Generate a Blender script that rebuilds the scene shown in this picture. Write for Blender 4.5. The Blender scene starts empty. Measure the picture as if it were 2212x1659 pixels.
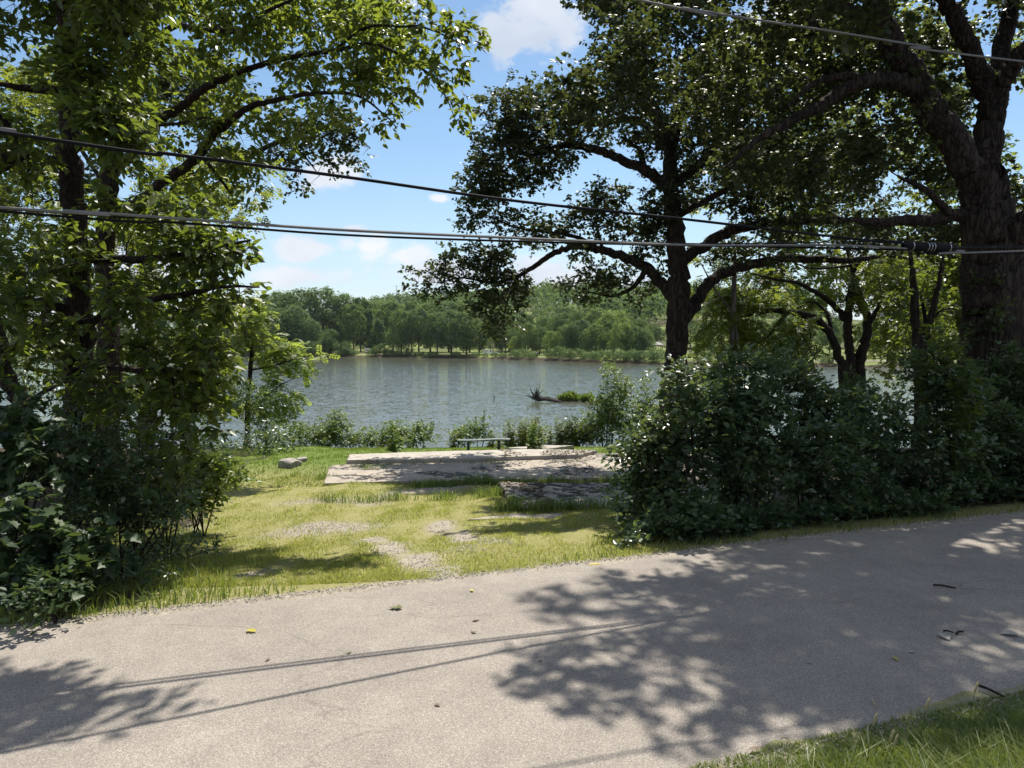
import bpy, math, random
import numpy as np
from mathutils import Vector, Matrix

random.seed(7)
rng = np.random.default_rng(7)
scene = bpy.context.scene
COL = scene.collection
R = math.radians

# ------------------------------------------------------------------ camera
EYE = 2.3
FPX = 1598.0                      # focal length in pixels of a 2212-wide picture
PITCH = math.atan((829.5 - 730.0) / FPX)
cam_d = bpy.data.cameras.new("camera")
cam_d.sensor_fit = 'HORIZONTAL'
cam_d.sensor_width = 36.0
cam_d.lens = 36.0 * FPX / 2212.0
cam_d.clip_start = 0.05
cam_d.clip_end = 6000.0
cam = bpy.data.objects.new("camera", cam_d)
COL.objects.link(cam)
cam.location = (0, 0, EYE)
cam.rotation_euler = (math.pi / 2 - PITCH, 0, 0)
scene.camera = cam

# ------------------------------------------------------------------ light
SUN_AZ, SUN_EL = R(16.0), R(60.0)
world = bpy.data.worlds.new("World")
scene.world = world
world.use_nodes = True
wn = world.node_tree
for n in list(wn.nodes):
    wn.nodes.remove(n)


def wnode(t, **kw):
    n = wn.nodes.new(t)
    for k, v in kw.items():
        setattr(n, k, v)
    return n


def wl(a, b):
    wn.links.new(a, b)


def wmath(op, a, b=None, c=None, clamp=False):
    n = wnode('ShaderNodeMath', operation=op, use_clamp=clamp)
    for i, v in enumerate((a, b, c)):
        if v is None:
            continue
        if isinstance(v, (int, float)):
            n.inputs[i].default_value = v
        else:
            wl(v, n.inputs[i])
    return n.outputs[0]


sky = wnode('ShaderNodeTexSky', sky_type='NISHITA')
sky.sun_disc = False
sky.sun_elevation = SUN_EL
sky.sun_rotation = SUN_AZ
sky.altitude = 200
sky.air_density = 1.0
sky.dust_density = 0.45
sky.ozone_density = 1.2
tc = wnode('ShaderNodeTexCoord')
sep = wnode('ShaderNodeSeparateXYZ')
wl(tc.outputs['Generated'], sep.inputs[0])
dx, dy, dz = sep.outputs
az = wmath('ARCTAN2', dx, dy)
el = wmath('ARCSINE', dz)
comb = wnode('ShaderNodeCombineXYZ')
wl(wmath('MULTIPLY', az, 1.0), comb.inputs[0])
wl(wmath('MULTIPLY', el, 1.55), comb.inputs[1])
comb.inputs[2].default_value = 3.7
n1 = wnode('ShaderNodeTexNoise')
n1.inputs['Scale'].default_value = 15.0
n1.inputs['Detail'].default_value = 9.0
n1.inputs['Roughness'].default_value = 0.58
wl(comb.outputs[0], n1.inputs['Vector'])
n2 = wnode('ShaderNodeTexNoise')
n2.inputs['Scale'].default_value = 5.0
n2.inputs['Detail'].default_value = 3.0
wl(comb.outputs[0], n2.inputs['Vector'])


def cloud_blob(a0, e0, ra, re):
    """soft elliptical lump of cloud round one direction of the sky: 1 in the middle, 0 at its rim and beyond"""
    u = wmath('DIVIDE', wmath('SUBTRACT', az, a0), ra)
    v = wmath('DIVIDE', wmath('SUBTRACT', el, e0), re)
    d = wmath('SQRT', wmath('ADD', wmath('MULTIPLY', u, u), wmath('MULTIPLY', v, v)))
    return wmath('SUBTRACT', 1.0, d, clamp=True)


def angles(px, py):
    u = (px - 1106) / FPX
    v = (829.5 - py) / FPX
    y = math.cos(PITCH) + v * math.sin(PITCH)
    z = -math.sin(PITCH) + v * math.cos(PITCH)
    return math.atan2(u, y), math.atan2(z, math.hypot(u, y))


# lumps: the big cumulus overhead, small puffs, the low bank over the far hills, and unseen
# cumulus added round the rest of the sky for its fill light
lumps = [(1170, 15, 170, 130), (1080, 90, 80, 95), (1215, 60, 70, 70), (880, -15, 70, 45),
         (950, 428, 42, 17), (700, 375, 90, 60), (660, 540, 110, 45), (800, 530, 130, 48),
         (880, 555, 90, 40), (760, 495, 60, 20), (640, 600, 140, 40), (930, 590, 160, 40), (1180, 590, 130, 60),
         (1260, 600, 130, 60), (1390, 620, 90, 50), (1900, 590, 150, 60), (2050, 600, 120, 80), (320, 560, 180, 70), (1660, 50, 120, 80)]
acc = None
for (px, py, rx, ry) in lumps:
    a0, e0 = angles(px, py)
    b = cloud_blob(a0, e0, rx / FPX, ry / FPX)
    acc = b if acc is None else wmath('MAXIMUM', acc, b)
# unseen cumulus from noise, added outside the view to brighten the shade
outside = wmath('MAXIMUM', wmath('MULTIPLY', wmath('SUBTRACT', wmath('ABSOLUTE', az), .74), 6.0), wmath('MULTIPLY', wmath('SUBTRACT', el, .50), 8.0), clamp=False)
outside = wmath('MINIMUM', wmath('MAXIMUM', outside, 0.0), 1.0)
scatter = wmath('MULTIPLY', wmath('SUBTRACT', n2.outputs['Fac'], 0.44), 5.0, clamp=True)
acc = wmath('MAXIMUM', acc, wmath('MULTIPLY', scatter, outside))
cl = wmath('ADD', wmath('MULTIPLY', acc, 1.15), wmath('MULTIPLY', wmath('SUBTRACT', n1.outputs['Fac'], 0.5), 2.6))
mr = wnode('ShaderNodeMapRange', interpolation_type='SMOOTHSTEP')
wl(cl, mr.inputs['Value'])
mr.inputs['From Min'].default_value = 0.26
mr.inputs['From Max'].default_value = 0.78
gate = wmath('MULTIPLY', wmath('MULTIPLY', acc, 6.0, clamp=True), mr.outputs[0])
# thin veil low over the horizon
veil = wmath('SUBTRACT', 1.0, wmath('DIVIDE', wmath('ABSOLUTE', el), 0.30), clamp=True)
veil = wmath('MULTIPLY', wmath('MULTIPLY', veil, veil), 0.74)
cloudcol = wnode('ShaderNodeMix', data_type='RGBA')
wl(wmath('MULTIPLY', wmath('SUBTRACT', n2.outputs['Fac'], 0.32), 3.0, clamp=True), cloudcol.inputs['Factor'])
cloudcol.inputs['A'].default_value = (4.7, 5.3, 6.3, 1)
cloudcol.inputs['B'].default_value = (7.3, 7.4, 7.7, 1)
mixv = wnode('ShaderNodeMix', data_type='RGBA')
wl(veil, mixv.inputs['Factor'])
skymul = wnode('ShaderNodeMix', data_type='RGBA', blend_type='MULTIPLY')
skymul.inputs['Factor'].default_value = 1.0
wl(sky.outputs[0], skymul.inputs['A'])
skymul.inputs['B'].default_value = (.88, 1.0, 1.03, 1)
wl(skymul.outputs['Result'], mixv.inputs['A'])
mixv.inputs['B'].default_value = (5.4, 5.85, 6.7, 1)
mixc = wnode('ShaderNodeMix', data_type='RGBA')
wl(wmath('MULTIPLY', gate, 0.95), mixc.inputs['Factor'])
wl(mixv.outputs['Result'], mixc.inputs['A'])
wl(cloudcol.outputs['Result'], mixc.inputs['B'])
bg = wnode('ShaderNodeBackground')
bg.inputs['Strength'].default_value = 0.08
wl(mixc.outputs['Result'], bg.inputs['Color'])
wo = wnode('ShaderNodeOutputWorld')
wl(bg.outputs[0], wo.inputs[0])

sun_dir = Vector((math.sin(SUN_AZ) * math.cos(SUN_EL), math.cos(SUN_AZ) * math.cos(SUN_EL), math.sin(SUN_EL)))
sl = bpy.data.lights.new("sun", 'SUN')
sl.energy = 4.8
sl.angle = R(0.53)
sl.color = (1.0, 0.94, 0.84)
so = bpy.data.objects.new("sun", sl)
COL.objects.link(so)
so.rotation_euler = sun_dir.to_track_quat('Z', 'Y').to_euler()
so.location = (10, 40, 60)

scene.view_settings.view_transform = 'Standard'
scene.view_settings.look = 'None'
scene.view_settings.exposure = 0.76
scene.view_settings.gamma = 1.0
scene.cycles.max_bounces = 6
scene.cycles.diffuse_bounces = 3
scene.cycles.glossy_bounces = 2
scene.cycles.transmission_bounces = 4
scene.cycles.transparent_max_bounces = 4
scene.cycles.caustics_reflective = False
scene.cycles.caustics_refractive = False

# ------------------------------------------------------------------ picture <-> place
CP, SP = math.cos(PITCH), math.sin(PITCH)


def ray(px, py):
    u = (px - 1106) / FPX
    v = (829.5 - py) / FPX
    return np.array([u, CP + v * SP, -SP + v * CP])


def at(px, py, y):
    d = ray(px, py)
    return np.array([0, 0, EYE]) + d * (y / d[1])


def at_h(px, py, h):
    d = ray(px, py)
    return np.array([0, 0, EYE]) + d * ((h - EYE) / d[2])


def sstep(a, b, x):
    t = np.clip((x - a) / (b - a), 0, 1)
    return t * t * (3 - 2 * t)


_ns = np.random.default_rng(3)
_ndir = _ns.normal(size=(10, 3))
_nph = _ns.uniform(0, 6.28, 10)


def wobble(x, y, z=0.0, s=1.0):
    """cheap smooth noise in about -1..1"""
    o = 0
    for k in range(10):
        f = s * (0.6 + 0.23 * k)
        o = o + np.sin(f * (x * _ndir[k, 0] + y * _ndir[k, 1] + z * _ndir[k, 2]) + _nph[k]) / (1 + .15 * k)
    return o / 3.2


RS = 0.36                                  # the lane runs along (1, RS)
FAR_EDGE, NEAR_EDGE = 7.15, 3.46
UK = [-999, 7.15, 7.6, 10, 13, 18, 22, 26, 30, 34, 37, 42, 48, 60, 9999]
HK = [0, 0, -.06, -.34, -.77, -1.32, -1.52, -1.78, -2.2, -2.85, -3.7, -5.75, -7, -7.6, -7.6]
SX = [-1500, -150, -90, -40, -8, 43, 80, 150, 1500]
SY = [470, 335, 315, 298, 280, 221, 205, 190, 150]
WATER = -5.6
slab_polys = []                            # (polygon xy, top) filled below


def inside(poly, x, y):
    r = np.zeros(np.shape(x), bool)
    n = len(poly)
    for i in range(n):
        x0, y0 = poly[i][0], poly[i][1]
        x1, y1 = poly[(i + 1) % n][0], poly[(i + 1) % n][1]
        c = ((y0 > y) != (y1 > y)) & (x < (x1 - x0) * (y - y0) / (y1 - y0 + 1e-9) + x0)
        r ^= c
    return r


def ground_h(x, y, slabs=True):
    x = np.asarray(x, float)
    y = np.asarray(y, float)
    w = 1 - sstep(10, 24, y)
    u = y - RS * w * x
    h = np.interp(u, UK, HK)
    edge = sstep(7.3, 9.0, u)
    h = h + edge * (.05 * wobble(x, y, 0, .9) + .025 * wobble(x, y, 5, 3)) * (1 - sstep(36, 40, y))
    n = y - (NEAR_EDGE + RS * x)
    h = h + np.where(n < 0, np.minimum(.72, .24 * np.maximum(-n - .45, 0) ** 1.05), 0)
    d = y - np.interp(x, SX, SY)
    far = np.interp(d, [-30, -6, 0, 1.5, 7, 60, 120, 330, 600, 1400], [0, .8, 1.95, 2.6, 3.15, 3.3, 7, 36, 44, 34])
    hx = .35 + .65 * np.exp(-((x - 10) / 230.) ** 2)
    far = np.where(far > 3.3, 3.3 + (far - 3.3) * hx, far)
    far = far + np.where(d > 2, .15 * wobble(x, y, 2, .05), 0)
    h = np.where(y > 60, h + np.maximum(far, 0), h)
    if slabs:
        for poly, top in slab_polys:
            ins = inside(poly, x, y)
            h = np.where(ins, np.minimum(h, top - .12), h)
    return h


def on_ground(px, py):
    d = ray(px, py)
    t = 2.0
    for _ in range(4000):
        p = np.array([0, 0, EYE]) + d * t
        if p[2] <= ground_h(p[0], p[1], False):
            break
        t *= 1.004
    return p


# ------------------------------------------------------------------ mesh helpers
def new_mesh(name, verts, faces, mat=None, smooth=False, rnd=None):
    """verts (N,3) array, faces (M,k) array or list of lists"""
    me = bpy.data.meshes.new(name)
    verts = np.asarray(verts, np.float32)
    if isinstance(faces, np.ndarray):
        k = faces.shape[1]
        m = faces.shape[0]
        me.vertices.add(len(verts))
        me.vertices.foreach_set('co', verts.ravel())
        me.loops.add(m * k)
        me.loops.foreach_set('vertex_index', faces.astype(np.int32).ravel())
        me.polygons.add(m)
        me.polygons.foreach_set('loop_start', np.arange(0, m * k, k, dtype=np.int32))
        me.update(calc_edges=True)
    else:
        me.from_pydata([tuple(v) for v in verts.tolist()], [], [list(f) for f in faces])
    if smooth:
        me.polygons.foreach_set('use_smooth', np.ones(len(me.polygons), bool))
    if rnd is not None:
        a = me.attributes.new('rnd', 'FLOAT', 'POINT')
        a.data.foreach_set('value', np.asarray(rnd, np.float32))
    if mat:
        me.materials.append(mat)
    return me


def obj(name, me, parent=None, loc=None):
    o = bpy.data.objects.new(name, me)
    COL.objects.link(o)
    if parent is not None:
        o.parent = parent
        # meshes are written in world coordinates; parents are plain translated empties
        if loc is None:
            o.location = -Vector(parent['base'])
    if loc is not None:
        o.location = loc
    return o


def thing(name, label, cat, base, group=None):
    e = bpy.data.objects.new(name, None)
    COL.objects.link(e)
    e.empty_display_size = .2
    e.location = base
    e['base'] = [float(v) for v in base]
    e['label'] = label
    e['category'] = cat
    if group:
        e['group'] = group
    return e


def tag(o, label, cat, group=None):
    o['label'] = label
    o['category'] = cat
    if group:
        o['group'] = group
    return o


class MB:
    def __init__(self):
        self.v, self.f = [], []

    def add(self, v, f):
        o = len(self.v)
        self.v.extend([tuple(map(float, p)) for p in v])
        self.f.extend([[i + o for i in q] for q in f])
        return self

    def box(self, c, s, rot=0.0, bev=0.0):
        x, y, z = s[0] / 2, s[1] / 2, s[2] / 2
        ca, sa = math.cos(rot), math.sin(rot)
        v = []
        for dz in (-z, z):
            for dx_, dy_ in ((-x, -y), (x, -y), (x, y), (-x, y)):
                v.append((c[0] + dx_ * ca - dy_ * sa, c[1] + dx_ * sa + dy_ * ca, c[2] + dz))
        return self.add(v, [(0, 3, 2, 1), (4, 5, 6, 7), (0, 1, 5, 4), (1, 2, 6, 5), (2, 3, 7, 6), (3, 0, 4, 7)])

    def tube(self, pts, rad, n=8, cap=True):
        v, f = tube_arrays(np.asarray(pts, float), np.asarray(rad, float), n)
        self.add(v, f.tolist())
        if cap:
            o = len(self.v) - len(v)
            self.f.append([o + i for i in range(n)][::-1])
            m = len(v) - n
            self.f.append([o + m + i for i in range(n)])
        return self

    def build(self, name, mat, parent=None, smooth=False, loc=None):
        return obj(name, new_mesh(name, np.array(self.v), self.f, mat, smooth), parent, loc)


def tube_arrays(p, r, n=8, ridge=0.0, seed=0):
    """rings of n round each point of a polyline, quads between"""
    k = len(p)
    t = np.gradient(p, axis=0)
    t /= np.linalg.norm(t, axis=1)[:, None] + 1e-9
    ref = np.array([0.13, 0.97, 0.21]) if abs(t[0][1]) < .8 else np.array([1., 0.1, 0.1])
    a = np.cross(t, ref)
    a /= np.linalg.norm(a, axis=1)[:, None] + 1e-9
    b = np.cross(t, a)
    th = np.arange(n) * 2 * math.pi / n
    rr = np.repeat(r[:, None], n, 1)
    if ridge:
        g = np.random.default_rng(seed)
        ph = g.uniform(0, 6.28, 6)
        s = np.cumsum(np.r_[0, np.linalg.norm(np.diff(p, axis=0), axis=1)])
        for j, (m, q) in enumerate(((5, .8), (9, 1.7), (14, 2.6), (3, .5))):
            rr = rr * (1 + ridge / (1 + .5 * j) * np.sin(m * th[None, :] + ph[j] + 1.2 * np.sin(q * s[:, None] + ph[5])))
    v = p[:, None, :] + rr[:, :, None] * (np.cos(th)[None, :, None] * a[:, None, :] + np.sin(th)[None, :, None] * b[:, None, :])
    i = np.arange(k - 1)[:, None] * n
    j = np.arange(n)[None, :]
    j2 = (j + 1) % n
    f = np.stack([i + j, i + j2, i + n + j2, i + n + j], -1).reshape(-1, 4)
    return v.reshape(-1, 3), f


def smooth_line(p, m=6):
    """Catmull-Rom through the rows of p (any number of columns)"""
    p = np.asarray(p, float)
    q = np.vstack([2 * p[0] - p[1], p, 2 * p[-1] - p[-2]])
    out = []
    for i in range(1, len(q) - 2):
        for s in np.arange(m) / m:
            a, b, c, d = q[i - 1], q[i], q[i + 1], q[i + 2]
            out.append(.5 * ((2 * b) + (-a + c) * s + (2 * a - 5 * b + 4 * c - d) * s * s + (-a + 3 * b - 3 * c + d) * s ** 3))
    out.append(p[-1])
    return np.array(out)


# ------------------------------------------------------------------ materials
def mat_new(name):
    m = bpy.data.materials.new(name)
    m.use_nodes = True
    t = m.node_tree
    b = t.nodes['Principled BSDF']
    return m, t, b


def nd(t, kind, **kw):
    n = t.nodes.new(kind)
    for k, v in kw.items():
        if k in n.bl_rna.properties and k not in n.inputs:
            setattr(n, k, v)
        else:
            n.inputs[k].default_value = v
    return n


def ramp(t, fac, stops):
    n = t.nodes.new('ShaderNodeValToRGB')
    e = n.color_ramp.elements
    while len(e) < len(stops):
        e.new(.5)
    for el_, (p, c) in zip(e, stops):
        el_.position = p
        el_.color = (*c, 1) if len(c) == 3 else c
    t.links.new(fac, n.inputs['Fac'])
    return n


def mixc_(t, fac, a, b, mode='MIX'):
    n = t.nodes.new('ShaderNodeMix')
    n.data_type = 'RGBA'
    n.blend_type = mode
    for s, v in (('Factor', fac), ('A', a), ('B', b)):
        if isinstance(v, (tuple, list)):
            n.inputs[s].default_value = (*v, 1)
        elif isinstance(v, (int, float)):
            n.inputs[s].default_value = v
        else:
            t.links.new(v, n.inputs[s])
    return n.outputs['Result']


def leaf_mat(name, stops, trans, tw=0.4, rough=.42, spec=.5):
    m, t, b = mat_new(name)
    a = nd(t, 'ShaderNodeAttribute', attribute_name='rnd')
    r_ = ramp(t, a.outputs['Fac'], stops)
    t.links.new(r_.outputs[0], b.inputs['Base Color'])
    b.inputs['Roughness'].default_value = rough
    b.inputs['Specular IOR Level'].default_value = spec
    tr = nd(t, 'ShaderNodeBsdfTranslucent')
    c = mixc_(t, .75, r_.outputs[0], trans)
    t.links.new(c, tr.inputs['Color'])
    mx = t.nodes.new('ShaderNodeMixShader')
    mx.inputs[0].default_value = tw
    t.links.new(b.outputs[0], mx.inputs[1])
    t.links.new(tr.outputs[0], mx.inputs[2])
    t.links.new(mx.outputs[0], t.nodes['Material Output'].inputs['Surface'])
    return m


def bark_mat(name, dark, light, scale=9.0, stretch=.16, bump=.9):
    m, t, b = mat_new(name)
    g = nd(t, 'ShaderNodeTexCoord')
    mp = nd(t, 'ShaderNodeMapping')
    mp.inputs['Scale'].default_value = (1, 1, stretch)
    t.links.new(g.outputs['Object'], mp.inputs['Vector'])
    v = nd(t, 'ShaderNodeTexVoronoi', feature='DISTANCE_TO_EDGE')
    v.inputs['Scale'].default_value = scale
    nz = nd(t, 'ShaderNodeTexNoise')
    nz.inputs['Scale'].default_value = scale * .7
    nz.inputs['Detail'].default_value = 6
    t.links.new(mp.outputs[0], nz.inputs['Vector'])
    dv = mixc_(t, .35, mp.outputs[0], nz.outputs['Color'], 'ADD')
    t.links.new(dv, v.inputs['Vector'])
    mlt = nd(t, 'ShaderNodeMath', operation='MULTIPLY')
    t.links.new(v.outputs['Distance'], mlt.inputs[0])
    mlt.inputs[1].default_value = 3.2
    r_ = ramp(t, mlt.outputs[0], [(0, dark), (.55, light), (1, tuple(min(1, c * 1.25) for c in light))])
    c = mixc_(t, .5, r_.outputs[0], ramp(t, nz.outputs['Fac'], [(.3, (.55, .55, .55)), (.7, (1.15, 1.12, 1.05))]).outputs[0], 'MULTIPLY')
    t.links.new(c, b.inputs['Base Color'])
    b.inputs['Roughness'].default_value = .92
    b.inputs['Specular IOR Level'].default_value = .2
    bm_ = nd(t, 'ShaderNodeBump')
    bm_.inputs['Strength'].default_value = bump
    bm_.inputs['Distance'].default_value = .03
    t.links.new(mlt.outputs[0], bm_.inputs['Height'])
    t.links.new(bm_.outputs[0], b.inputs['Normal'])
    return m


def plain_mat(name, col, rough=.6, metal=0.0, noise=.25, scale=8.0, spec=.4, bump=0.0):
    m, t, b = mat_new(name)
    g = nd(t, 'ShaderNodeTexCoord')
    nz = nd(t, 'ShaderNodeTexNoise')
    nz.inputs['Scale'].default_value = scale
    nz.inputs['Detail'].default_value = 6
    t.links.new(g.outputs['Object'], nz.inputs['Vector'])
    r_ = ramp(t, nz.outputs['Fac'], [(.3, tuple(c * (1 - noise) for c in col)), (.7, tuple(min(1, c * (1 + noise)) for c in col))])
    t.links.new(r_.outputs[0], b.inputs['Base Color'])
    b.inputs['Roughness'].default_value = rough
    b.inputs['Metallic'].default_value = metal
    b.inputs['Specular IOR Level'].default_value = spec
    if bump:
        bm_ = nd(t, 'ShaderNodeBump')
        bm_.inputs['Strength'].default_value = bump
        bm_.inputs['Distance'].default_value = .02
        t.links.new(nz.outputs['Fac'], bm_.inputs['Height'])
        t.links.new(bm_.outputs[0], b.inputs['Normal'])
    return m


M = {}
M['ash'] = leaf_mat('ash_leaf', [(0, (.022, .042, .012)), (.6, (.045, .076, .018)), (1, (.10, .13, .026))], (.30, .39, .04), .40, .42, .4)
M['hack'] = leaf_mat('hackberry_leaf', [(0, (.026, .048, .013)), (.6, (.056, .090, .020)), (1, (.13, .16, .03))], (.36, .44, .045), .45, .42, .4)
M['oak'] = leaf_mat('oak_leaf', [(0, (.020, .030, .015)), (.6, (.036, .052, .022)), (1, (.080, .094, .036))], (.18, .22, .04), .26, .45, .28)
M['locust'] = leaf_mat('locust_leaf', [(0, (.040, .070, .014)), (.6, (.075, .115, .02)), (1, (.13, .16, .03))], (.38, .44, .045), .48, .42)
M['young'] = leaf_mat('young_leaf', [(0, (.08, .13, .025)), (.6, (.13, .19, .035)), (1, (.20, .25, .05))], (.46, .55, .08), .5, .5)
M['shrub'] = leaf_mat('shrub_leaf', [(0, (.028, .052, .026)), (.6, (.055, .092, .042)), (1, (.13, .16, .085))], (.22, .30, .06), .30, .34, .45)
M['vine'] = leaf_mat('vine_leaf', [(0, (.020, .040, .018)), (.6, (.034, .062, .024)), (1, (.08, .12, .04))], (.16, .23, .045), .26, .5, .35)
M['bank'] = leaf_mat('bank_leaf', [(0, (.06, .10, .02)), (.6, (.11, .16, .03)), (1, (.19, .22, .05))], (.25, .35, .05), .38, .45)
M['weed'] = leaf_mat('weed_leaf', [(0, (.08, .13, .03)), (.6, (.13, .18, .035)), (1, (.24, .22, .04))], (.32, .36, .06), .42, .5)
M['grass'] = leaf_mat('grass_blade', [(0, (.11, .14, .028)), (.45, (.20, .22, .05)), (.75, (.30, .28, .09)), (1, (.42, .36, .20))], (.46, .50, .10), .55, .55)
M['rank'] = leaf_mat('rank_grass', [(0, (.06, .10, .018)), (.6, (.11, .16, .03)), (1, (.20, .21, .05))], (.28, .36, .04), .40, .42)
M['far1'] = leaf_mat('far_leaf_mid', [(0, (0.054, 0.094, 0.033)), (.6, (0.100, 0.156, 0.049)), (1, (0.173, 0.226, 0.073))], (0.271, 0.380, 0.073), .34, .7, .12)
M['far2'] = leaf_mat('far_leaf_dark', [(0, (0.040, 0.076, 0.031)), (.6, (0.076, 0.128, 0.048)), (1, (0.136, 0.190, 0.065))], (0.217, 0.326, 0.073), .34, .7, .12)
M['far3'] = leaf_mat('far_leaf_light', [(0, (0.090, 0.145, 0.040)), (.6, (0.145, 0.209, 0.057)), (1, (0.236, 0.271, 0.081))], (0.362, 0.471, 0.090), .34, .7, .12)
M['hill'] = leaf_mat('hill_leaf', [(0, (0.048, 0.084, 0.033)), (.6, (0.084, 0.134, 0.048)), (1, (0.145, 0.190, 0.065))], (0.217, 0.326, 0.073), .34, .7, .12)
M['bark'] = bark_mat('oak_bark', (.010, .007, .006), (.050, .037, .030), 10, .14)
M['bark_ash'] = bark_mat('ash_bark', (.010, .007, .006), (.045, .031, .024), 14, .18, .7)
M['bark_dark'] = bark_mat('dark_bark', (.010, .008, .007), (.042, .032, .026), 13, .2, .6)
M['bark_grey'] = bark_mat('dead_bark', (.06, .055, .05), (.17, .155, .14), 14, .1, .5)
M['twig'] = plain_mat('twig', (.040, .030, .023), .9, noise=.3, spec=.2)
M['cable_black'] = plain_mat('black_cable', (.010, .010, .012), .8, noise=.2, spec=.15)
M['cable_grey'] = plain_mat('grey_cable', (.17, .165, .16), .7, noise=.15)
M['steel'] = plain_mat('steel', (.42, .42, .42), .35, .9, noise=.15)
M['rock'] = plain_mat('rock', (.27, .25, .22), .9, noise=.4, scale=5, bump=.7)
M['pebble'] = plain_mat('pebble', (.36, .33, .28), .9, noise=.35, scale=3)
M['driftwood'] = bark_mat('driftwood', (.025, .02, .017), (.10, .085, .07), 8, .3, .6)
M['white_paint'] = plain_mat('white_paint', (.78, .78, .77), .35, noise=.04)
M['red_paint'] = plain_mat('red_paint', (.45, .10, .09), .5, noise=.1)
M['orange_paint'] = plain_mat('orange_paint', (.75, .25, .03), .5, noise=.1)
M['glass'] = plain_mat('dark_glass', (.02, .025, .03), .08, noise=.1)
M['rubber'] = plain_mat('rubber', (.02, .02, .02), .85, noise=.2)
M['roof_grey'] = plain_mat('roof_grey', (.34, .33, .32), .85, noise=.15, scale=2)
M['wood'] = plain_mat('weathered_wood', (.16, .13, .105), .85, noise=.3, scale=6, bump=.4)
M['dark_metal'] = plain_mat('dark_metal', (.03, .032, .03), .55, noise=.2)
M['bench_top'] = plain_mat('bench_top', (.12, .14, .125), .7, noise=.35, scale=5, bump=.3)
M['dry'] = plain_mat('dry_stuff', (.12, .085, .05), .9, noise=.4)
M['seed'] = plain_mat('seed_head', (.34, .29, .15), .9, noise=.2)


def ground_material():
    m, t, b = mat_new('ground')
    at_ = nd(t, 'ShaderNodeAttribute', attribute_name='mask')
    sp = nd(t, 'ShaderNodeSeparateColor')
    t.links.new(at_.outputs['Color'], sp.inputs[0])
    g = nd(t, 'ShaderNodeTexCoord')

    def noise(s, det=6, rough=.6):
        n = nd(t, 'ShaderNodeTexNoise')
        n.inputs['Scale'].default_value = s
        n.inputs['Detail'].default_value = det
        n.inputs['Roughness'].default_value = rough
        t.links.new(g.outputs['Object'], n.inputs['Vector'])
        return n.outputs['Fac']
    fine, mid, big = noise(55, 10, .85), noise(3.5), noise(.55)
    turf = ramp(t, fine, [(.36, (.07, .08, .022)), (.5, (.23, .22, .08)), (.64, (.44, .39, .23))]).outputs[0]
    turf2 = ramp(t, mid, [(.3, (.16, .18, .045)), (.7, (.34, .29, .15))]).outputs[0]
    lawn = mixc_(t, .35, turf, turf2)
    mown = ramp(t, noise(12), [(.3, (.09, .14, .028)), (.7, (.15, .20, .045))]).outputs[0]
    base = mixc_(t, sp.outputs[1], lawn, mown)
    vor = nd(t, 'ShaderNodeTexVoronoi')
    vor.inputs['Scale'].default_value = 45
    t.links.new(g.outputs['Object'], vor.inputs['Vector'])
    grav = ramp(t, vor.outputs['Color'], [(0, (.17, .15, .12)), (.5, (.33, .30, .25)), (1, (.50, .47, .42))]).outputs[0]
    dirt = ramp(t, mid, [(.3, (.20, .16, .11)), (.7, (.33, .29, .22))]).outputs[0]
    grav = mixc_(t, .45, grav, dirt)
    # ragged patches of gravel
    sm = nd(t, 'ShaderNodeMath', operation='ADD')
    t.links.new(sp.outputs[0], sm.inputs[0])
    mm = nd(t, 'ShaderNodeMath', operation='MULTIPLY_ADD')
    t.links.new(fine, mm.inputs[0])
    mm.inputs[1].default_value = 1.2
    mm.inputs[2].default_value = -.6
    t.links.new(mm.outputs[0], sm.inputs[1])
    gm = ramp(t, sm.outputs[0], [(.32, (0, 0, 0)), (.62, (1, 1, 1))]).outputs[0]
    base = mixc_(t, gm, base, grav)
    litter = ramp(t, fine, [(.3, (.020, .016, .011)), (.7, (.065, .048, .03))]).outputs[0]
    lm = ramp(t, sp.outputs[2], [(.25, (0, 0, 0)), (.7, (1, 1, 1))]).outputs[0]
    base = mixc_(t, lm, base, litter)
    t.links.new(base, b.inputs['Base Color'])
    b.inputs['Roughness'].default_value = .95
    b.inputs['Specular IOR Level'].default_value = .15
    bm_ = nd(t, 'ShaderNodeBump')
    bm_.inputs['Strength'].default_value = .6
    bm_.inputs['Distance'].default_value = .03
    t.links.new(fine, bm_.inputs['Height'])
    t.links.new(bm_.outputs[0], b.inputs['Normal'])
    return m


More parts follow.
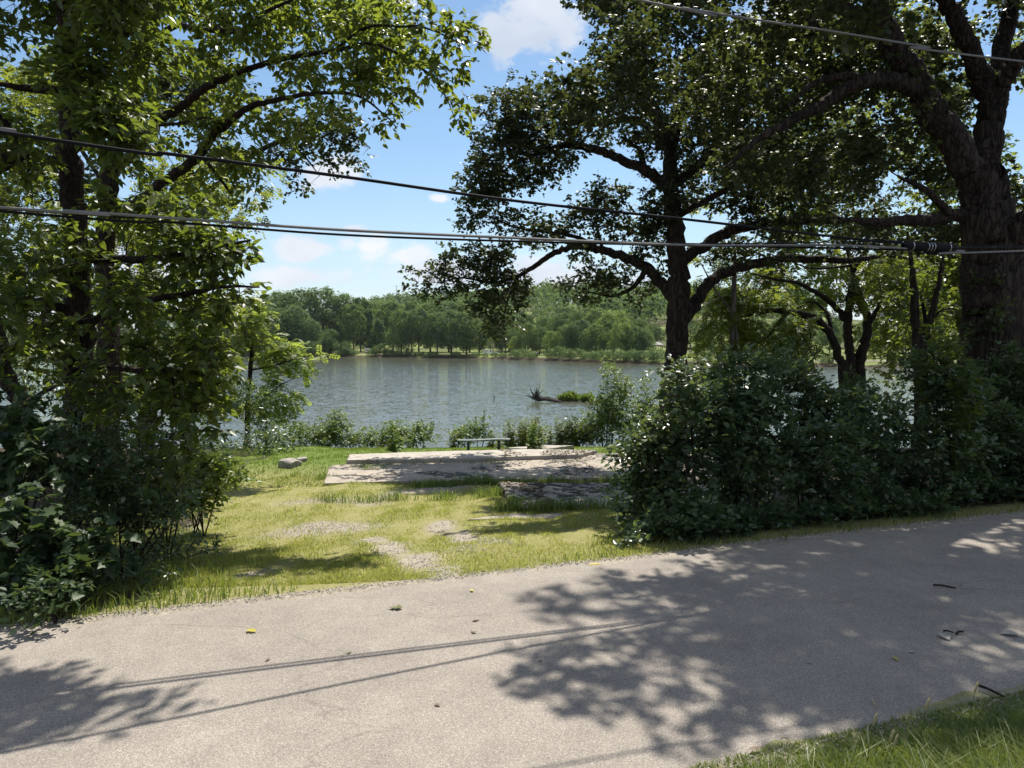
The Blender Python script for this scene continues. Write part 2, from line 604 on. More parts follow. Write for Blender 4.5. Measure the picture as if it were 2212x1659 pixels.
def road_material():
    m, t, b = mat_new('asphalt')
    g = nd(t, 'ShaderNodeTexCoord')

    def noise(s, det=4, rough=.6):
        n = nd(t, 'ShaderNodeTexNoise')
        n.inputs['Scale'].default_value = s
        n.inputs['Detail'].default_value = det
        n.inputs['Roughness'].default_value = rough
        t.links.new(g.outputs['Object'], n.inputs['Vector'])
        return n.outputs['Fac']
    vor = nd(t, 'ShaderNodeTexVoronoi')
    vor.inputs['Scale'].default_value = 180
    t.links.new(g.outputs['Object'], vor.inputs['Vector'])
    sepc = nd(t, 'ShaderNodeSeparateColor')
    t.links.new(vor.outputs['Color'], sepc.inputs[0])
    stone = ramp(t, sepc.outputs[0], [(0, (.20, .178, .156)), (.45, (.30, .267, .233)), (.85, (.355, .318, .278)), (1, (.46, .415, .37))]).outputs[0]
    v2 = nd(t, 'ShaderNodeTexVoronoi', feature='DISTANCE_TO_EDGE')
    v2.inputs['Scale'].default_value = 180
    t.links.new(g.outputs['Object'], v2.inputs['Vector'])
    gap = ramp(t, v2.outputs['Distance'], [(0, (.5, .5, .5)), (.16, (1, 1, 1))]).outputs[0]
    c = mixc_(t, .8, stone, gap, 'MULTIPLY')
    c = mixc_(t, .55, c, ramp(t, noise(90, 3), [(.3, (.78, .78, .78)), (.7, (1.2, 1.19, 1.18))]).outputs[0], 'MULTIPLY')
    c = mixc_(t, 1, c, ramp(t, noise(.9), [(.3, (.86, .855, .85)), (.7, (1.1, 1.1, 1.09))]).outputs[0], 'MULTIPLY')
    c = mixc_(t, 1, c, ramp(t, noise(4.5, 5), [(.3, (.90, .90, .90)), (.72, (1.07, 1.065, 1.06))]).outputs[0], 'MULTIPLY')
    # thin cracks along the lane
    mp = nd(t, 'ShaderNodeMapping')
    mp.inputs['Rotation'].default_value = (0, 0, -math.atan(RS))
    mp.inputs['Scale'].default_value = (.16, .55, 1)
    t.links.new(g.outputs['Object'], mp.inputs['Vector'])
    nz = nd(t, 'ShaderNodeTexNoise')
    nz.inputs['Scale'].default_value = 2.2
    nz.inputs['Detail'].default_value = 5
    t.links.new(mp.outputs[0], nz.inputs['Vector'])
    vv = mixc_(t, .6, mp.outputs[0], nz.outputs['Color'], 'ADD')
    v3 = nd(t, 'ShaderNodeTexVoronoi', feature='DISTANCE_TO_EDGE')
    v3.inputs['Scale'].default_value = .8
    t.links.new(vv, v3.inputs['Vector'])
    cr = ramp(t, v3.outputs['Distance'], [(0, (.45, .44, .43)), (.0035, (1, 1, 1))]).outputs[0]
    c = mixc_(t, .4, c, cr, 'MULTIPLY')
    t.links.new(c, b.inputs['Base Color'])
    b.inputs['Roughness'].default_value = .85
    b.inputs['Specular IOR Level'].default_value = .3
    bm_ = nd(t, 'ShaderNodeBump')
    bm_.inputs['Strength'].default_value = .55
    bm_.inputs['Distance'].default_value = .006
    t.links.new(sepc.outputs[0], bm_.inputs['Height'])
    t.links.new(bm_.outputs[0], b.inputs['Normal'])
    return m


def concrete_material(name, stain, tone):
    m, t, b = mat_new(name)
    g = nd(t, 'ShaderNodeTexCoord')

    def noise(s, det=6, rough=.6, off=0.0):
        n = nd(t, 'ShaderNodeTexNoise')
        n.inputs['Scale'].default_value = s
        n.inputs['Detail'].default_value = det
        n.inputs['Roughness'].default_value = rough
        mp = nd(t, 'ShaderNodeMapping')
        mp.inputs['Location'].default_value = (off, off * 1.7, 0)
        t.links.new(g.outputs['Object'], mp.inputs[0])
        t.links.new(mp.outputs[0], n.inputs['Vector'])
        return n.outputs['Fac']
    c = ramp(t, noise(2.5), [(.3, tuple(v * .8 for v in tone)), (.7, tuple(v * 1.15 for v in tone))]).outputs[0]
    c = mixc_(t, .6, c, ramp(t, noise(45, 4), [(.3, (.75, .75, .75)), (.7, (1.2, 1.2, 1.2))]).outputs[0], 'MULTIPLY')
    s1 = ramp(t, noise(.75, 8, .62, 3.1), [(stain, (0, 0, 0)), (stain + .035, (1, 1, 1))]).outputs[0]
    s2 = ramp(t, noise(5.0, 6, .7, 8), [(.47, (0, 0, 0)), (.52, (1, 1, 1))]).outputs[0]
    ss = mixc_(t, 1, s1, s2, 'MULTIPLY')
    c = mixc_(t, ss, c, (.035, .032, .030))
    v3 = nd(t, 'ShaderNodeTexVoronoi', feature='DISTANCE_TO_EDGE')
    v3.inputs['Scale'].default_value = .33
    vv = mixc_(t, .5, g.outputs['Object'], noise(1.3, 5), 'ADD')
    t.links.new(vv, v3.inputs['Vector'])
    c = mixc_(t, .8, c, ramp(t, v3.outputs['Distance'], [(0, (.35, .33, .3)), (.008, (1, 1, 1))]).outputs[0], 'MULTIPLY')
    t.links.new(c, b.inputs['Base Color'])
    b.inputs['Roughness'].default_value = .9
    b.inputs['Specular IOR Level'].default_value = .25
    bm_ = nd(t, 'ShaderNodeBump')
    bm_.inputs['Strength'].default_value = .4
    bm_.inputs['Distance'].default_value = .01
    t.links.new(noise(30, 6), bm_.inputs['Height'])
    t.links.new(bm_.outputs[0], b.inputs['Normal'])
    return m


def water_material():
    m, t, b = mat_new('river_water')
    g = nd(t, 'ShaderNodeTexCoord')

    def noise(sx, sy, s, det, rot=.12):
        mp = nd(t, 'ShaderNodeMapping')
        mp.inputs['Scale'].default_value = (sx, sy, 1)
        mp.inputs['Rotation'].default_value = (0, 0, rot)
        t.links.new(g.outputs['Object'], mp.inputs[0])
        n = nd(t, 'ShaderNodeTexNoise')
        n.inputs['Scale'].default_value = s
        n.inputs['Detail'].default_value = det
        n.inputs['Roughness'].default_value = .55
        t.links.new(mp.outputs[0], n.inputs['Vector'])
        return n.outputs['Fac']
    b.inputs['Base Color'].default_value = (.090, .094, .066, 1)
    b.inputs['Roughness'].default_value = .05
    b.inputs['IOR'].default_value = 1.333
    b.inputs['Specular IOR Level'].default_value = .8
    # slopes of the ripples straight from noise: bump would average out over the long pixels far away
    def slopes(sx, sy, s, det, rot):
        mp = nd(t, 'ShaderNodeMapping')
        mp.inputs['Scale'].default_value = (sx, sy, 1)
        mp.inputs['Rotation'].default_value = (0, 0, rot)
        t.links.new(g.outputs['Object'], mp.inputs[0])
        n = nd(t, 'ShaderNodeTexNoise')
        n.inputs['Scale'].default_value = s
        n.inputs['Detail'].default_value = det
        n.inputs['Roughness'].default_value = .6
        t.links.new(mp.outputs[0], n.inputs['Vector'])
        v = nd(t, 'ShaderNodeVectorMath', operation='SUBTRACT')
        t.links.new(n.outputs['Color'], v.inputs[0])
        v.inputs[1].default_value = (.5, .5, .5)
        return v.outputs[0]

    def vmul(v, k):
        n = nd(t, 'ShaderNodeVectorMath', operation='MULTIPLY')
        t.links.new(v, n.inputs[0])
        if isinstance(k, tuple):
            n.inputs[1].default_value = k
        else:
            t.links.new(k, n.inputs[1])
        return n.outputs[0]

    def vadd(a, b_):
        n = nd(t, 'ShaderNodeVectorMath', operation='ADD')
        t.links.new(a, n.inputs[0])
        if isinstance(b_, tuple):
            n.inputs[1].default_value = b_
        else:
            t.links.new(b_, n.inputs[1])
        return n.outputs[0]
    patch = ramp(t, noise(.22, 1.6, .05, 3), [(.38, (.8, .8, .8)), (.62, (1, 1, 1))]).outputs[0]
    v = vadd(vmul(slopes(.5, 1, 6, 4, .1), (.60, 1.0, 0)), vmul(slopes(.4, 1, 1.8, 3, -.2), (.26, .44, 0)))
    v = vadd(vmul(v, patch), (0, 0, 1))
    nn = nd(t, 'ShaderNodeVectorMath', operation='NORMALIZE')
    t.links.new(v, nn.inputs[0])
    t.links.new(nn.outputs[0], b.inputs['Normal'])
    return m


M['ground'] = ground_material()
M['road'] = road_material()
M['slab'] = concrete_material('slab_concrete', .51, (.35, .305, .255))
M['slab_tar'] = concrete_material('tarred_concrete', .44, (.33, .30, .265))
M['ledge'] = concrete_material('ledge_concrete', .60, (.37, .335, .29))
M['water'] = water_material()

# ------------------------------------------------------------------ slabs first (the ground dips under them)
def poly_px(pp, h):
    return [at_h(px, py, h)[:2] for px, py in pp]


SLABS = [
    ('concrete_slab', 'wide pale concrete floor slab left of the tar-stained slab, partly shaded by the oak', -1.31,
     [(700, 1044), (706, 1022), (716, 1005), (960, 992), (1150, 985), (1370, 976), (1560, 980), (1580, 1034), (1330, 1036), (1075, 1036), (900, 1038)], 'slab'),
    ('concrete_slab', 'tar-stained concrete slab beside the leafy roadside shrub', -.72,
     [(1080, 1042), (1100, 1075), (1128, 1104), (1210, 1110), (1370, 1112), (1600, 1108), (1600, 1046), (1330, 1043)], 'slab_tar'),
    ('concrete_ledge', 'low raised concrete ledge along the back of the pale slab', -1.20,
     [(748, 994), (756, 981), (1000, 973), (1130, 970), (1290, 972), (1250, 982), (1000, 990)], 'ledge'),
    ('concrete_step', 'flat concrete step on the grass behind the bench', -1.75,
     [(1090, 968), (1170, 961), (1240, 962), (1180, 969)], 'ledge'),
    ('concrete_strip', 'narrow broken concrete strip in front of the tar-stained slab', -.60,
     [(1010, 1122), (1110, 1108), (1150, 1112), (1210, 1108), (1235, 1116), (1190, 1124), (1150, 1120), (1080, 1121)], 'slab'),
]
for nm, lb, h, pp, mt in SLABS:
    slab_polys.append((poly_px(pp, h), h))

# ------------------------------------------------------------------ ground sheet
def axis(knots):
    out = [knots[0][0]]
    for (a, s0), (b, s1) in zip(knots[:-1], knots[1:]):
        x = a
        while True:
            f = (x - a) / (b - a)
            x += s0 + (s1 - s0) * f
            if x >= b:
                break
            out.append(x)
        out.append(b)
    return np.unique(np.round(np.array(out), 4))


gx = axis([(-3000, 500), (-400, 40), (-120, 6), (-30, 1.2), (-12, .42), (14, .42), (30, 1.2), (120, 6), (400, 40), (3000, 500)])
gy = axis([(-60, 10), (-4, .4), (1, .32), (27, .36), (46, 1.0), (60, 4), (180, 8), (200, 2), (330, 3), (420, 10), (900, 40), (4500, 500)])
GX, GY = np.meshgrid(gx, gy)
GZ = ground_h(GX, GY)
nx, ny = len(gx), len(gy)
i0 = (np.arange(ny - 1)[:, None] * nx + np.arange(nx - 1)[None, :])
gf = np.stack([i0, i0 + 1, i0 + nx + 1, i0 + nx], -1).reshape(-1, 4)
# gravel / mown / litter masks; litter also paints shade on the far lawn
GPX = [  # strokes of bare gravel: points in the picture and a width in metres
    ([(640, 1150), (700, 1135), (750, 1140)], .75, .75), ([(620, 1085), (720, 1080), (800, 1090)], .7, .55),
    ([(800, 1165), (850, 1190), (900, 1215), (940, 1230)], .26, 1.0), ([(945, 1130), (975, 1152), (1025, 1168)], .26, 1.0),
    ([(880, 1060), (960, 1055), (1000, 1045)], .6, .9), ([(530, 1245), (600, 1232)], .16, .9), ([(1050, 1165), (1100, 1175)], .16, .7),
    ([(400, 1125), (420, 1145)], .35, .7), ([(960, 1240), (965, 1255)], .18, .8), ([(1000, 1185), (1030, 1190)], .2, .7), ([(820, 1080), (850, 1065)], .3, .6)]
grav = np.zeros(GX.shape)
gravel_lines = []
for pts, w_, amp in GPX:
    q = smooth_line(np.array([on_ground(*p)[:2] for p in pts]), 6)
    gravel_lines.append((q, w_, amp))
    d = np.full(GX.shape, 9e9)
    for a in q:
        d = np.minimum(d, (GX - a[0]) ** 2 + (GY - a[1]) ** 2)
    grav = np.maximum(grav, amp * np.exp(-d / (w_ * w_)))
fe = GY - (FAR_EDGE + RS * GX)
ne = GY - (NEAR_EDGE + RS * GX)
grav = np.maximum(grav, .95 * np.exp(-((fe - .02) / .24) ** 2))
grav = np.maximum(grav, .8 * np.exp(-((ne + .02) / .16) ** 2))
lat = GX / np.maximum(GY, 1)
lush = sstep(19, 23, GY) * (GY < 60) + 0.75 * (GY > 60) + (ne < 0)
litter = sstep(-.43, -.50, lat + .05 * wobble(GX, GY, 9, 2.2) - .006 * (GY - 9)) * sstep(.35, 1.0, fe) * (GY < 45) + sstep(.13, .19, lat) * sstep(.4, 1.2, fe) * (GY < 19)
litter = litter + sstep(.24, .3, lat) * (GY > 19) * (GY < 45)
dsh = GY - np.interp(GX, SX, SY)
litter = litter + .45 * (GY > 60) * (wobble(GX, GY, 0, .12) > -.35) + .8 * (ne < -.12) * (GY < 60)  # patches of litter tone darken the far lawn in place of shade
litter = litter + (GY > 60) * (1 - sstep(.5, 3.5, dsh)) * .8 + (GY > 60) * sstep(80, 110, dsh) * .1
grav = np.where((GY > 60) & (dsh > 6) & (dsh < 12) & (GX > -64) & (GX < -48), .9, grav)
grav = np.where((GY > 60) & (dsh > 9) & (dsh < 11.5) & (GX > 6) & (GX < 24), .9, grav)
grav = np.where((GY > 60) & (dsh > 14) & (dsh < 22) & (GX > 62), .9, grav)
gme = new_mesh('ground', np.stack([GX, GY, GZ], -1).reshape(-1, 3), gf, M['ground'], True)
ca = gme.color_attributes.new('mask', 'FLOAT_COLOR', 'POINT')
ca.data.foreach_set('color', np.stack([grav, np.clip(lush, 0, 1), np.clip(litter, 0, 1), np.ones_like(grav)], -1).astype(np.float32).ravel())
g_o = obj('ground', gme)
g_o['kind'] = 'structure'

# ------------------------------------------------------------------ lane
xs = axis([(-70, 3), (-12, .18), (14, .18), (80, 3)])
rv, rf = [], []
ROWS = 15
for i, x in enumerate(xs):
    wf = .07 * math.sin(1.7 * x + 1) + .05 * math.sin(4.3 * x) + .035 * math.sin(11.3 * x + 2) + .03 * math.sin(23 * x)
    wn_ = .06 * math.sin(1.3 * x + 3) + .05 * math.sin(5.1 * x) + .03 * math.sin(13 * x + 1)
    ya, yb = NEAR_EDGE + RS * x + wn_, FAR_EDGE + RS * x + wf + .05
    for j in range(ROWS):
        f = j / (ROWS - 1)
        y = ya + (yb - ya) * f
        z = max(float(ground_h(x, y, False)), -.02) + .006 + .012 * math.sin(math.pi * f)
        if j in (0, ROWS - 1):
            z -= .010
        rv.append((x, y, z))
    if i:
        for j in range(ROWS - 1):
            a = (i - 1) * ROWS + j
            rf.append((a, a + ROWS, a + ROWS + 1, a + 1))
r_o = obj('road', new_mesh('road', np.array(rv), np.array(rf), M['road'], True))
r_o['kind'] = 'structure'

# ------------------------------------------------------------------ river
wv = [(-1500, 36, WATER), (1500, 36, WATER), (1500, 520, WATER), (-1500, 520, WATER)]
w_o = obj('river', new_mesh('river', np.array(wv), [[0, 1, 2, 3]], M['water']))
w_o['kind'] = 'structure'

# ------------------------------------------------------------------ slab meshes
for (nm, lb, h, pp, mt), (poly, top) in zip(SLABS, slab_polys):
    pts = []
    for i in range(len(poly)):
        a, b = np.array(poly[i]), np.array(poly[(i + 1) % len(poly)])
        k = max(2, int(np.linalg.norm(b - a) / .22))
        for s in range(k):
            q = a + (b - a) * s / k
            pts.append(q + rng.normal(0, .022, 2) * (s > 0))
    pts = np.array(pts)
    if np.sum(pts[:, 0] * np.roll(pts[:, 1], -1) - np.roll(pts[:, 0], -1) * pts[:, 1]) < 0:
        pts = pts[::-1]
    n = len(pts)
    c = pts.mean(0)
    nrm = (pts - c) / np.linalg.norm(pts - c, axis=1)[:, None]
    inner = pts - nrm * .02
    v = np.vstack([np.c_[inner, np.full(n, top)], np.c_[pts, top - .02 - .01 * rng.random(n)], np.c_[pts, np.full(n, top - .5)]])
    f = [list(range(n))]
    for i in range(n):
        j = (i + 1) % n
        f += [[n + i, n + j, j, i], [2 * n + i, 2 * n + j, n + j, n + i]]
    tag(obj(nm, new_mesh(nm, v, f, M[mt])), lb, 'concrete slab' if nm == 'concrete_slab' else 'concrete')

# ------------------------------------------------------------------ leaves
def tmpl(outline, mid=(.5, 0, -.05), curl=.12):
    """half outline (u, v) from base to tip -> fan of triangles round a sunken midrib point"""
    pts = [(u, v_) for u, v_ in outline]
    full = [(0, 0)] + pts + [(1, 0)] + [(u, -v_) for u, v_ in reversed(pts)]
    v = [(u, w_, -curl * u * u + .16 * abs(w_)) for u, w_ in full] + [mid]
    k = len(full)
    f = [(k, i, (i + 1) % k) for i in range(k)]
    return np.array(v, float), np.array(f)


T = {}
T['diamond'] = (np.array([(0, 0, 0), (.45, -.26, .05), (1, 0, -.08), (.45, .26, .05)], float), np.array([(0, 1, 2), (0, 2, 3)]))
def fan(outline, curl=.12, lift=.16):
    full = [(0, 0)] + outline + [(1, 0)] + [(u, -v_) for u, v_ in reversed(outline)]
    v = [(u, w_, -curl * u * u + lift * abs(w_)) for u, w_ in full]
    return np.array(v, float), np.array([(0, i, i + 1) for i in range(1, len(full) - 1)])


T['ovate'] = fan([(.28, .25), (.62, .2)])
T['lance'] = fan([(.35, .17), (.68, .12)], .2)
T['oak'] = tmpl([(.22, .10), (.38, .30), (.5, .15), (.68, .36), (.85, .2)], (.55, 0, -.04), .1)
T['oaks'] = (np.array([(0, 0, 0), (.5, .36, .04), (.97, .2, -.05), (.97, -.2, -.05), (.5, -.36, .04)], float), np.array([(0, 1, 2), (0, 2, 3), (0, 3, 4)]))
T['grape'] = tmpl([(-.12, .22), (.05, .46), (.3, .34), (.45, .50), (.62, .22)], (.3, 0, -.06), .15)


def pinnate(pairs, ll, wl_):
    v, f = [], []
    dv, df = T['diamond']
    for k in range(pairs):
        u = .18 + .74 * k / (pairs - 1)
        for s in (-1, 1):
            a = s * 1.0
            d = np.array([math.cos(a), math.sin(a)])
            sd = np.array([-d[1], d[0]])
            o = len(v)
            for q in dv:
                xy = np.array([u, 0]) + ll * (q[0] * d + q[1] * wl_ * sd)
                v.append((xy[0], xy[1], ll * q[2] - .16 * u * u - .10 * abs(xy[1])))
            f += [tuple(i + o for i in t_) for t_ in df]
    o = len(v)
    for q in dv:
        v.append((.92 + ll * q[0], ll * q[1] * wl_, ll * q[2] - .15))
    f += [tuple(i + o for i in t_) for t_ in df]
    return np.array(v), np.array(f)


T['pinnate'] = pinnate(4, .34, 1.3)
T['ashleaf'] = pinnate(3, .48, 1.15)


def unit(a):
    return a / (np.linalg.norm(a, axis=-1, keepdims=True) + 1e-9)


def leaf_frames(centers, pdir, spec, g):
    """positions, directions, normals and sizes of all the leaves that hang on twigs round the cluster centres"""
    n, tw = spec['n'], spec.get('twigs', 4)
    k = len(centers)
    td = unit(g.normal(size=(k, tw, 3)) * [1, 1, .75] + .55 * pdir[:, None, :] + [0, 0, spec.get('lift', .15)])
    tl = spec['twig'] * g.uniform(.55, 1.15, (k, tw))
    li = g.integers(0, tw, (k, n))
    ii = np.arange(k)[:, None]
    d = td[ii, li]
    t = g.uniform(.12, 1.0, (k, n)) ** .8
    pos = centers[:, None, :] + d * (tl[ii, li] * t)[:, :, None] + g.normal(0, .02, (k, n, 3))
    pos[:, :, 2] -= (spec.get('sag', .12) * tl[ii, li] * t * t)
    side = unit(np.cross(d, [0, 0, 1.0]) + 1e-3)
    s = np.where(g.random((k, n)) < .5, -1, 1)[:, :, None]
    ld = unit(d * .55 + side * s * .75 + g.normal(0, .35, (k, n, 3)) + [0, 0, -spec.get('droop', .3)])
    up = unit(np.array([0, 0, 1.0]) + g.normal(0, spec.get('tumble', .55), (k, n, 3)))
    nr = unit(up - ld * (up * ld).sum(-1, keepdims=True))
    size = spec['size'] * g.uniform(.6, 1.25, (k, n))
    base_r = np.clip(g.random((k, 1)) * .55 + g.random((k, n)) * .45, 0, 1)
    return (pos.reshape(-1, 3), ld.reshape(-1, 3), nr.reshape(-1, 3), size.ravel(), base_r.ravel(), td, tl)


def leaf_mesh(name, frames, template, mat):
    pos, ld, nr, size, rn = frames[:5]
    tv, tf = T[template]
    sd = np.cross(nr, ld)
    sc = size[:, None, None]
    v = pos[:, None, :] + sc * (tv[None, :, 0:1] * ld[:, None, :] + tv[None, :, 1:2] * sd[:, None, :] + tv[None, :, 2:3] * nr[:, None, :])
    nv = len(tv)
    f = (tf[None] + (np.arange(len(pos)) * nv)[:, None, None]).reshape(-1, 3)
    return new_mesh(name, v.reshape(-1, 3), f, mat, False, np.repeat(rn, nv))


def leaf_parts(parent, frames, template, mat, count, g):
    """the leaves that show largest become leaves of their own; returns the mask of the rest"""
    pos, ld, nr, size, rn = frames[:5]
    q = pos - np.array([0, 0, EYE])
    u, v = q[:, 0] / q[:, 1], q[:, 2] / q[:, 1]
    vis = (np.abs(u) < .69) & (v < .5) & (v > -.62) & (q[:, 1] > .5)
    score = np.where(vis, size / np.maximum(q[:, 1], .5), -1)
    # leaves on the camera's side of the plant
    order = np.argsort(-score)[:count * 3]
    order = g.permutation(order)[:count]
    meshes = []
    for k in range(5):
        tv, tf = T[template]
        meshes.append(new_mesh('leaf', tv, tf, mat, False, np.full(len(tv), .1 + .2 * k)))
    b = np.array(parent['base'])
    for i in order:
        o = bpy.data.objects.new('leaf', meshes[min(4, int(rn[i] * 5))])
        COL.objects.link(o)
        o.parent = parent
        sd = np.cross(nr[i], ld[i])
        s = size[i]
        m = Matrix(((ld[i][0] * s, sd[0] * s, nr[i][0] * s, pos[i][0] - b[0]),
                    (ld[i][1] * s, sd[1] * s, nr[i][1] * s, pos[i][1] - b[1]),
                    (ld[i][2] * s, sd[2] * s, nr[i][2] * s, pos[i][2] - b[2]), (0, 0, 0, 1)))
        o.matrix_basis = m
    keep = np.ones(len(pos), bool)
    keep[order] = False
    return keep


def blob_centers(blobs, dens, g, depth=1.0, gap=-.25, gs=1.6, hollow=.45):
    out = []
    for bl in blobs:
        px, py, rx, ry, y = bl[:5]
        c = at(px, py, y)
        sx, sz = rx / FPX * y, ry / FPX * y
        sy = depth * .5 * (sx + sz)
        n = max(3, int(dens * math.pi * sx * sz * (bl[5] if len(bl) > 5 else 1)))
        d = unit(g.normal(size=(n, 3)))
        r = g.random(n) ** hollow
        p = c + d * r[:, None] * [sx, sy, sz]
        out.append(p)
    p = np.vstack(out)
    k = wobble(p[:, 0], p[:, 1], p[:, 2], gs) > gap
    return p[k]


def grow(nodes, rads, centers, g, bend=.18):
    """join every cluster to the nearest wood that is already there; returns polylines with radii and the pull direction"""
    N = np.zeros((len(nodes) + 4 * len(centers), 3))
    Rr = np.zeros(len(N))
    k = len(nodes)
    N[:k], Rr[:k] = nodes, rads
    d0 = np.array([((nodes - c) ** 2).sum(1).min() for c in centers])
    order = np.argsort(d0)
    lines = []
    pd = np.zeros((len(centers), 3))
    for i in order:
        c = centers[i]
        d2 = ((N[:k] - c) ** 2).sum(1) * (1 + .6 * (Rr[:k] < .012))
        j = int(d2.argmin())
        p = N[j]
        L = math.sqrt(max(1e-6, float(((p - c) ** 2).sum())))
        r0 = min(Rr[j] * .75, .008 + .011 * L)
        off = g.normal(0, bend * L, 3) * .6
        off[2] += .1 * L
        q = np.array([p, p * .67 + c * .33 + off * .9, p * .33 + c * .67 + off * .8, c])
        r = np.array([r0, r0 * .8, r0 * .6, max(.003, r0 * .4)])
        lines.append((q, r))
        pd[i] = (c - p) / L
        N[k:k + 3] = q[1:]
        Rr[k:k + 3] = r[1:]
        k += 3
    return lines, pd


def tubes_mesh(name, lines, mat, n=4):
    vs, fs, o = [], [], 0
    for q, r in lines:
        v, f = tube_arrays(q, r, n)
        vs.append(v)
        fs.append(f + o)
        o += len(v)
    return new_mesh(name, np.vstack(vs), np.vstack(fs), mat, True)


LIMB = {}


def plant(name, label, cat, base, limbs, blobs, dens, leaf, template, mat, bark, ds=1.0, mirror=None, trunk_n=1, group=None, seed=1, depth=1.0,
          gap=-.25, gs=1.6, sides=10, ridge=.04, leaves=0, hollow=.45, twig_sides=3, extra=None, crown='crown', twiglets=False):
    """limbs: polylines of (px, py, depth, radius); the first trunk_n are the trunk, the others each a limb"""
    g = np.random.default_rng(seed)
    if ds != 1.0:                       # the same tree, all of it nearer and smaller
        limbs = [[(a, b, c * ds, r * ds) for a, b, c, r in lm] for lm in limbs]
        blobs = [tuple(q[:4]) + (q[4] * ds,) + tuple(q[5:]) for q in blobs]
        leaf = dict(leaf, size=leaf['size'] * ds, twig=leaf['twig'] * ds)
        dens = dens / ds ** 2
    if mirror is not None:              # limbs that reach away from the lane instead of towards it
        limbs = [[(a, b, 2 * mirror - c, r) for a, b, c, r in lm] for lm in limbs]
        blobs = [tuple(q[:4]) + (2 * mirror - q[4],) + tuple(q[5:]) for q in blobs]
    e = thing(name, label, cat, base, group)
    nodes, rads = [], []
    for k, lm in enumerate(limbs):
        w = np.array([list(at(a, b, c)) + [r] for a, b, c, r in lm])
        q = smooth_line(w, 7)
        jit = g.normal(0, 1, (len(q), 3)) * np.minimum(q[:, 3:4] * .16, .03)
        jit[0] = 0
        pts = q[:, :3] + jit
        rr = np.maximum(q[:, 3], .004)
        v, f = tube_arrays(pts, rr, sides if q[0, 3] > .05 else 6, ridge, seed + k)
        obj('trunk' if k < trunk_n else 'limb', new_mesh('trunk' if k < trunk_n else 'limb', v, f, bark, True), e)
        nodes.append(pts)
        rads.append(rr)
    c = blob_centers(blobs, dens, g, depth, gap, gs, hollow)
    if extra is not None:
        c = np.vstack([c, extra])
    gh = ground_h(c[:, 0], c[:, 1])
    c = c[c[:, 2] > gh + .06]
    lines, pd = grow(np.vstack(nodes), np.hstack(rads), c, g)
    fr = leaf_frames(c, pd, leaf, g)
    if twiglets:
        td, tl = fr[5], fr[6]
        for i in range(len(c)):
            for j in range(td.shape[1]):
                p1 = c[i] + td[i, j] * tl[i, j]
                p1[2] -= leaf.get('sag', .12) * tl[i, j]
                lines.append((np.array([c[i], (c[i] + p1) / 2 + [0, 0, .01], p1]), np.array([.004, .003, .0015])))
    obj('branches', tubes_mesh('branches', lines, M['twig'], twig_sides), e)['kind'] = 'stuff'
    gz = ground_h(fr[0][:, 0], fr[0][:, 1])
    ok = fr[0][:, 2] > gz + .03
    fr = tuple(a[ok] for a in fr[:5])
    if leaves:
        keep = leaf_parts(e, fr, template, mat, leaves, g)
        fr = tuple(a[keep] for a in fr[:5])
    o = obj(crown, leaf_mesh(crown, fr, template, mat), e)
    o['kind'] = 'stuff'
    return e


def gbase(px, y):
    x = (px - 1106) / FPX * y * 1.0
    return (x, y, float(ground_h(x, y, False)))


def base_py(px, y):
    """picture height of the ground at that column and distance"""
    x = (px - 1106) / FPX * y / CP
    h = float(ground_h(x, y, False)) - .12
    z = h - EYE
    # forward and up components of the point
    fwd = y * CP - z * SP
    up = y * SP + z * CP
    return 829.5 - FPX * up / fwd


def rooted(px, y):
    p = at(px, base_py(px, y), y)
    return (float(p[0]), float(p[1]), float(p[2]) + .12)

# ------------------------------------------------------------------ near trees
def fill(poly, n, rx, ry, y0, y1, seed):
    g = np.random.default_rng(seed)
    P_ = np.array(poly, float)
    lo, hi = P_.min(0), P_.max(0)
    out = []
    while len(out) < n:
        q = lo + (hi - lo) * g.random(2)
        if inside(poly, q[0], q[1]):
            s = g.uniform(.7, 1.25)
            out.append((q[0], q[1], rx * s, ry * s, g.uniform(y0, y1)))
    return out


